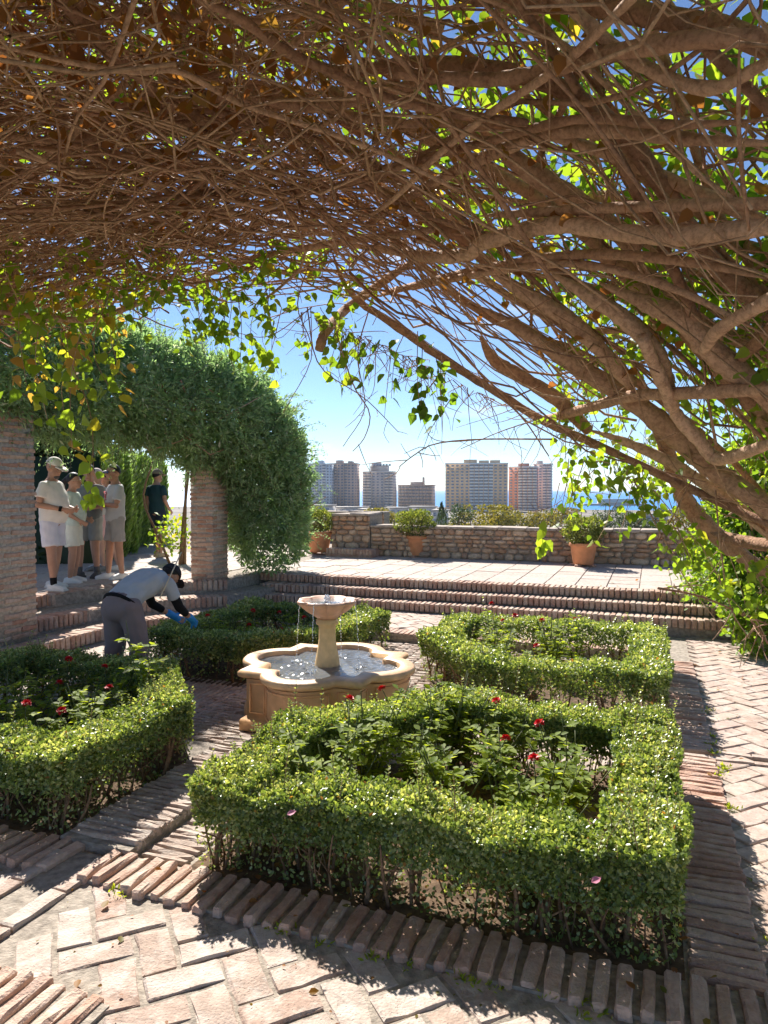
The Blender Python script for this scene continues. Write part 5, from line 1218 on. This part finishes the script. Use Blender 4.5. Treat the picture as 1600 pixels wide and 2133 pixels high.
def person(loc, rz, H, label, sk, shirt, bottom, J=None, fat=0., belly=0., headyaw=0., headpitch=0., hair='short', cap=None, glasses=None, shoe=M_white_shoe, sock=None, sleeve=.62, shortlen=.80, kneel=False, longpants=False, sleeves_long=None, gloves=None, stance=.10, wide=1.0, group='visitors standing in the shade', stubble=None, belt=None):
    k = H / 1.75; root = empty('person', loc, rz, label, 'person', group)
    D = dict(pel=V(0, 0, .93), wst=V(0, .0, 1.10), chs=V(0, .005, 1.28), shl=V(0, -.01, 1.42), nck=V(0, .0, 1.50), head=V(0, .035, 1.63), sR=V(.172, -.01, 1.385), sL=V(-.172, -.01, 1.385), eR=V(.235, -.03, 1.14), eL=V(-.235, -.03, 1.14), wR=V(.23, .05, .90), wL=V(-.23, .05, .90),
             hR=V(.092, 0, .92), hL=V(-.092, 0, .92), kR=V(stance, .03, .50), kL=V(-stance, .03, .50), aR=V(stance, -.02, .085), aL=V(-stance, -.02, .085), inR=V(-1, .2, 0), inL=V(1, .2, 0), fR=V(.15, 1, 0), fL=V(-.15, 1, 0))
    if J: D.update({a: np.array(b, float) for a, b in J.items()})
    D = {a: (b * k if a not in ('inR', 'inL', 'fR', 'fL') else b) for a, b in D.items()}
    path = [D['pel'] - (D['wst'] - D['pel']) * .35, D['pel'], D['wst'] + V(0, belly * .5, 0) * k, D['chs'], D['shl'], D['nck']]
    rx = np.array([.14, .160 + fat, .142 + fat * 1.1, .165 + fat * .7, .125 + fat * .4, .058]) * k * wide; ry = np.array([.10, .118 + fat * .6, .108 + fat * .8 + belly, .122 + fat * .6, .085 + fat * .3, .058]) * k
    q = spline(path, 16); ix = np.linspace(0, 1, 16); RX = np.interp(ix, np.linspace(0, 1, 6), rx); RY = np.interp(ix, np.linspace(0, 1, 6), ry)
    b = MB(); etube(b, q, RX, RY)
    Mh = (Matrix.Rotation(headyaw, 3, 'Z') @ Matrix.Rotation(headpitch, 3, 'X')); hc = D['head']
    def hp(x, y, z): return tuple(Vector(hc) + Mh @ (Vector((x, y, z)) * k * 1.08))
    limb(b, [D['nck'] - V(0, .0, .03) * k, (D['nck'] + hc) / 2 - V(0, .01, 0) * k, hc - V(0, .02, .03) * k], [.062 * k, .056 * k, .056 * k])
    b.ball(hp(0, -.012, .02), np.array([.084, .103, .105]) * k, 16, 12, Mh); b.ball(hp(0, .028, -.052), np.array([.065, .071, .071]) * k, 14, 10, Mh)
    b.ball(hp(0, .062, -.098), np.array([.030, .026, .02]) * k, 10, 7, Mh); b.ball(hp(0, .098, -.022), np.array([.013, .020, .024]) * k, 8, 6, Mh); b.ball(hp(0, .082, .016), np.array([.045, .012, .012]) * k, 10, 6, Mh)
    for sx in (-1, 1): b.ball(hp(sx * .079, -.008, -.012), np.array([.010, .020, .032]) * k, 8, 6, Mh)
    for s_ in 'RL':
        limb(b, [D['s' + s_], D['e' + s_], D['w' + s_]], [.050 * k + fat * .3, .039 * k + fat * .2, .027 * k]); mid = D['e' + s_] * .62 + D['w' + s_] * .38; b.ball(mid, .037 * k + fat * .2, 10, 7)
        hand(b, D['w' + s_], D['e' + s_], D['in' + s_], k)
        calf = D['k' + s_] * .68 + D['a' + s_] * .32; limb(b, [D['h' + s_], D['k' + s_], calf, D['a' + s_]], [.086 * k + fat * .5, .056 * k + fat * .25, .055 * k + fat * .25, .036 * k])
        f = unit(D['f' + s_]); limb(b, [D['a' + s_] - V(0, 0, .02) * k, D['a' + s_] + (f * .13 - V(0, 0, .055)) * k], [.036 * k, .03 * k])
    fuse('body', b, sk, root, .0095, 4)
    # shirt
    b = MB(); P2 = q[1:14]; etube(b, P2, RX[1:14] + .024 * k, RY[1:14] + .022 * k, cap=False)
    for s_ in 'RL':
        en = D['s' + s_] + (D['e' + s_] - D['s' + s_]) * sleeve; limb(b, [D['s' + s_] * .6 + D['shl'] * .4, D['s' + s_], en], [.060 * k + fat * .3, .062 * k + fat * .35, .068 * k + fat * .35], endball=False)
    fuse('shirt', b, shirt, root, .010, 5, wr=.0032)
    # shorts or trousers
    b = MB(); pad = .024 if longpants else .016; etube(b, q[0:5], RX[0:5] + pad * k, RY[0:5] + pad * k, cap=False)
    for s_ in 'RL':
        if longpants:
            b.ball(tuple(D['pel'] - V(0, .02, .04) * k), np.array([.178, .145, .135]) * k, 16, 12)
            limb(b, [D['h' + s_], D['k' + s_], D['a' + s_]], [.125 * k, .098 * k, .080 * k])
        else:
            en = D['h' + s_] + (D['k' + s_] - D['h' + s_]) * shortlen; st_ = D['h' + s_]; limb(b, [st_, (st_ + en) / 2, en], [.104 * k + fat * .5, .098 * k + fat * .5, .100 * k + fat * .45], endball=False)
    fuse('trousers' if longpants else 'shorts', b, bottom, root, .010, 4, wr=.0035)
    if belt is not None: b = MB(); etube(b, q[2:4], RX[2:4] + .042 * k, RY[2:4] + .040 * k, cap=False); b.build('waistband', belt, root, True)
    # shoes and socks
    for s_ in 'RL':
        f = unit(D['f' + s_]); a = D['a' + s_]
        if kneel: f = unit(V(0, -.5, -.6)); f = V(0, -.3, -.95)
        sd = unit(np.cross(f, V(0, 0, 1))); up = np.cross(sd, f)
        b = MB(); heel = a - up * .045 * k - f * .05 * k
        etube(b, [heel - f * .03 * k, heel + f * .04 * k + up * .01 * k, heel + f * .11 * k, heel + f * .185 * k - up * .01 * k, heel + f * .235 * k - up * .015 * k], np.array([.038, .045, .052, .053, .038]) * k, np.array([.046, .058, .050, .036, .024]) * k, sd)
        if not kneel:
            b.box(tuple(heel + f * .095 * k - V(0, 0, heel[2] - .012 * k)), (.096 * k, .295 * k, .028 * k), Matrix(np.stack([sd, f, V(0, 0, 1)], 1)))
        fuse('shoe', b, shoe, root, .008, 3)
        if sock is not None:
            b = MB(); limb(b, [a - V(0, 0, .01), a + (D['k' + s_] - a) * .2], [.042 * k, .046 * k]); fuse('sock', b, sock, root, .010, 2)
    # hair, cap, face
    if hair == 'bun' or hair == 'long' or hair == 'short':
        b = MB(); front, sidea, back = (R(62), R(98), R(128)) if hair != 'short' else (R(58), R(88), R(118))
        shell(b, hp(0, -.014, .022), np.array([.092, .111, .115]) * k, Mh, lambda a: (front if math.sin(a) > .55 else (sidea + (front - sidea) * max(0, math.sin(a)) / .55 if math.sin(a) > 0 else sidea + (back - sidea) * -math.sin(a))))
        if hair == 'bun': etube(b, [hp(0, -.10, .05), hp(0, -.145, .0), hp(0, -.15, -.09), hp(0, -.13, -.19)], np.array([.025, .04, .038, .012]) * k, np.array([.025, .035, .03, .012]) * k)
        if hair == 'long': etube(b, [hp(0, -.07, .05), hp(0, -.10, -.06), hp(0, -.11, -.2), hp(0, -.10, -.34)], np.array([.06, .085, .08, .04]) * k, np.array([.03, .035, .03, .015]) * k)
        fuse('hair', b, M_hair, root, .010, 2)
    if cap is not None:
        b = MB(); shell(b, hp(0, -.012, .03), np.array([.099, .120, .120]) * k, Mh, lambda a: R(84))
        br = [];  zz = .035
        for y, w_, dz in ((.075, .082, .006), (.12, .078, .002), (.16, .06, -.008), (.182, .03, -.014)): br.append((y, w_, dz))
        top = [hp(-w_, y, zz + dz + .0) for y, w_, dz in br] + [hp(w_, y, zz + dz) for y, w_, dz in br[::-1]]; bot = [hp(-w_, y, zz + dz - .012) for y, w_, dz in br] + [hp(w_, y, zz + dz - .012) for y, w_, dz in br[::-1]]
        co_ = fuse('cap', b, cap, root, .009, 3); b2 = MB(); b2.loft([bot, top]); b2.build('brim', cap, co_)
    for sx in (-1, 1):
        MB().ball(hp(sx * .031, .079, .004), np.array([.012, .006, .007]) * k, 8, 6, Mh).build('eye', M_eye, root); MB().ball(hp(sx * .032, .084, .024), np.array([.020, .006, .005]) * k, 8, 5, Mh).build('eyebrow', M_hair, root)
    MB().ball(hp(0, .084, -.062), np.array([.024, .008, .007]) * k, 10, 6, Mh).build('mouth', M_lip, root)
    if stubble: MB().ball(hp(0, .060, -.094), np.array([.043, .036, .032]) * k, 12, 8, Mh).build('beard', stubble, root)
    if glasses is not None:
        g = MB(); lm = M_lens if glasses == 'sun' else M_frame
        if glasses == 'sun':
            for sx in (-1, 1): g.ball(hp(sx * .034, .092, .004), np.array([.034, .012, .019]) * k, 12, 8, Mh)
        else:
            for sx in (-1, 1):
                a = np.linspace(0, 2 * np.pi, 13); g.tube([hp(sx * .033 + .024 * math.cos(t), .098, .003 + .018 * math.sin(t)) for t in a], .0022 * k, 4)
        for sx in (-1, 1): g.tube([hp(sx * .06, .09, .008), hp(sx * .084, .02, .008), hp(sx * .082, -.02, .0)], .003 * k, 5)
        g.build('glasses', lm, root)
    if sleeves_long is not None:
        for s_ in 'RL': b = MB(); limb(b, [D['s' + s_] + (D['e' + s_] - D['s' + s_]) * .4, D['e' + s_], D['e' + s_] + (D['w' + s_] - D['e' + s_]) * .45], [.056 * k, .047 * k, .04 * k]); fuse('arm_sleeve', b, sleeves_long, root, .010, 3)
    if gloves is not None:
        for s_ in 'RL':
            b = MB(); hand(b, D['w' + s_], D['e' + s_], D['in' + s_], k * 1.04, .35); limb(b, [D['w' + s_] + (D['e' + s_] - D['w' + s_]) * .25, D['w' + s_] + (D['w' + s_] - D['e' + s_]) * .1], [.042 * k, .036 * k]); fuse('glove', b, gloves, root, .008, 2)
    root_q = (q, RX, RY)
    return root, D, k
C_cream, C_sage, C_char, C_grey, C_teal, C_gsh = cloth('cream_cotton', (.80, .75, .68)), cloth('sage_cotton', (.52, .60, .54)), cloth('charcoal_cotton', (.17, .175, .17)), cloth('grey_cotton', (.50, .50, .50)), cloth('dark_teal_cotton', (.025, .06, .07)), cloth('work_grey_cotton', (.42, .45, .49))
S_lilac, S_pale, S_olive, S_taupe, S_pink, S_navy, S_work = cloth('pale_lilac_shorts', (.68, .67, .74)), cloth('pale_sage_shorts', (.66, .67, .58)), cloth('olive_grey_shorts', (.27, .27, .25)), cloth('taupe_shorts', (.36, .34, .32)), cloth('pink_shorts', (.62, .38, .38)), cloth('navy_shorts', (.03, .04, .06)), cloth('work_trousers', (.22, .18, .19))
capw = cloth('cream_cap', (.80, .75, .68)); capp = cloth('pale_pink_cap', (.68, .55, .52)); capd = cloth('dark_cap', (.03, .03, .035)); capo = cloth('olive_cap', (.22, .18, .13)); M_stub = plain('grey_stubble', (.10, .09, .085), .8)
TZ = .452
def foot(u, v): return at_z(u, v, TZ)
bent = dict(eR=(.25, -.04, 1.14), eL=(-.25, -.04, 1.14), wR=(.12, .23, 1.08), wL=(-.10, .24, 1.08), inR=(-1, 0, .3), inL=(1, 0, .3))
cross = dict(eR=(.235, .06, 1.13), eL=(-.235, .06, 1.13), wR=(-.06, .215, 1.12), wL=(.06, .235, 1.16), inR=(0, -1, 0), inL=(0, -1, 0))
p1, D1, k1 = person(foot(112, 1227), R(-98), 1.70, 'heavy-set man in white cap, cream tee and pale shorts', SK1, C_cream, S_lilac, {**bent, 'kR': (.13, .06, .5), 'aR': (.15, .10, .085), 'kL': (-.12, -.02, .5), 'aL': (-.14, -.10, .085)}, fat=.024, belly=.05, headpitch=-.32, headyaw=-.15, hair=None, cap=capw, glasses='clear', sock=M_black, stubble=M_stub)
wt = MB(); dd = unit(D1['wR'] - D1['eR']); wt.tube([D1['wR'] - dd * .05, D1['wR'] - dd * .015], .036, 10); wt.build('wristwatch', M_black, p1)
person(foot(153, 1213), R(-84), 1.53, 'woman with dark ponytail in sage green tee and pale shorts', SK1, C_sage, S_pale, {'eR': (.245, -.03, 1.14), 'wR': (.17, .16, 1.0), 'eL': (-.245, -.02, 1.14), 'wL': (-.12, .2, 1.02)}, fat=.028, belly=.045, hair='bun', glasses='clear', sleeve=.7)
person(foot(190, 1203), R(172), 1.66, 'man in charcoal tee and olive shorts, face hidden by the hanging sprig', SK1, C_char, S_olive, {**bent, 'kR': (.15, .05, .5), 'aR': (.17, .04, .085), 'kL': (-.08, .0, .5), 'aL': (-.08, -.04, .085)}, fat=.01, headyaw=.3, headpitch=-.2, shoe=plain('dark_shoe', (.07, .065, .06), .7), sock=cloth('grey_sock', (.12, .12, .12)))
person(foot(206, 1189), R(150), 1.62, 'person in pale pink cap and pink shorts standing behind the others', SK3, C_grey, S_pink, bent, hair=None, cap=capp, shoe=plain('grey_shoe', (.2, .2, .2), .7))
p5, D5, k5 = person(foot(242, 1206), R(128), 1.66, 'young man with mirrored sunglasses and crossed arms in grey printed tee', SK2, C_grey, S_taupe, {**cross, 'kR': (.10, .06, .5), 'aR': (.11, .08, .085), 'kL': (-.09, -.02, .5), 'aL': (-.06, -.07, .085)}, fat=.008, headyaw=.12, hair='short', glasses='sun', sleeve=.7)
M_print = plain('red_print', (.45, .05, .06), .8)
pr = MB(); 
for (x0, z0, x1, z1) in ((-.06, 1.33, -.02, 1.24), (-.02, 1.24, .05, 1.34), (-.06, 1.33, .03, 1.345), (-.045, 1.22, .05, 1.215), (-.03, 1.30, .03, 1.26)): pr.tube([(x0 * k5, .150 * k5, z0 * k5), (x1 * k5, .150 * k5, z1 * k5)], .006, 5)
pr.build('shirt_print', M_print, p5)
person(foot(226, 1186), R(100), 1.60, 'woman with long dark hair and pale skirt behind the young man', SK3, cloth('pale_blue_top', (.5, .53, .6)), cloth('pale_skirt', (.62, .57, .5)), {'kR': (.10, .10, .5), 'aR': (.14, .18, .085), 'kL': (-.10, -.06, .5), 'aL': (-.12, -.2, .085)}, hair='long')
person(foot(328, 1160), R(-25), 1.68, 'man in dark teal tee walking away by the sapling', SK2, C_teal, S_navy, {'kL': (-.1, .1, .52), 'aL': (-.1, .12, .09), 'wR': (.2, .15, .95)}, hair='short', cap=capo, shoe=plain('tan_shoe', (.42, .33, .2), .7), group=None)
gpos = Vector((-2.20, 6.02, 0))
KN = dict(pel=(0, -.05, .90), wst=(0, .07, 1.0), chs=(0, .26, 1.07), shl=(0, .41, 1.10), nck=(0, .48, 1.11), head=(0, .60, 1.08), sR=(.17, .39, 1.06), sL=(-.17, .39, 1.06), eR=(.22, .50, .80), eL=(-.20, .54, .80), wR=(.17, .74, .63), wL=(-.13, .78, .64),
          hR=(.10, -.05, .88), hL=(-.10, -.05, .88), kR=(.15, .03, .48), kL=(-.14, .0, .48), aR=(.17, -.06, .085), aL=(-.16, -.10, .085), inR=(-1, 0, 0), inL=(1, 0, 0))
pg, Dg, kg = person(gpos, R(-27), 1.53, 'gardener in grey tee, dark cap and blue gloves stooping over the hedge', SK2, C_gsh, S_work, KN, fat=.012, headpitch=-.75, hair='short', cap=capd, longpants=True, shoe=M_black, sleeves_long=M_black, gloves=M_glove, group=None, belt=M_black)
stick = MB(); stick.tube([at_y(378, 1150, 6.45), at_y(356, 1197, 6.25), at_y(333, 1246, 6.05)], [.006, .006], 6)
tag(stick.build('pruning_pole', plain('pale_pole', (.62, .52, .36), .6)), 'thin pale pole held under the arm of the stooping gardener', 'pole')
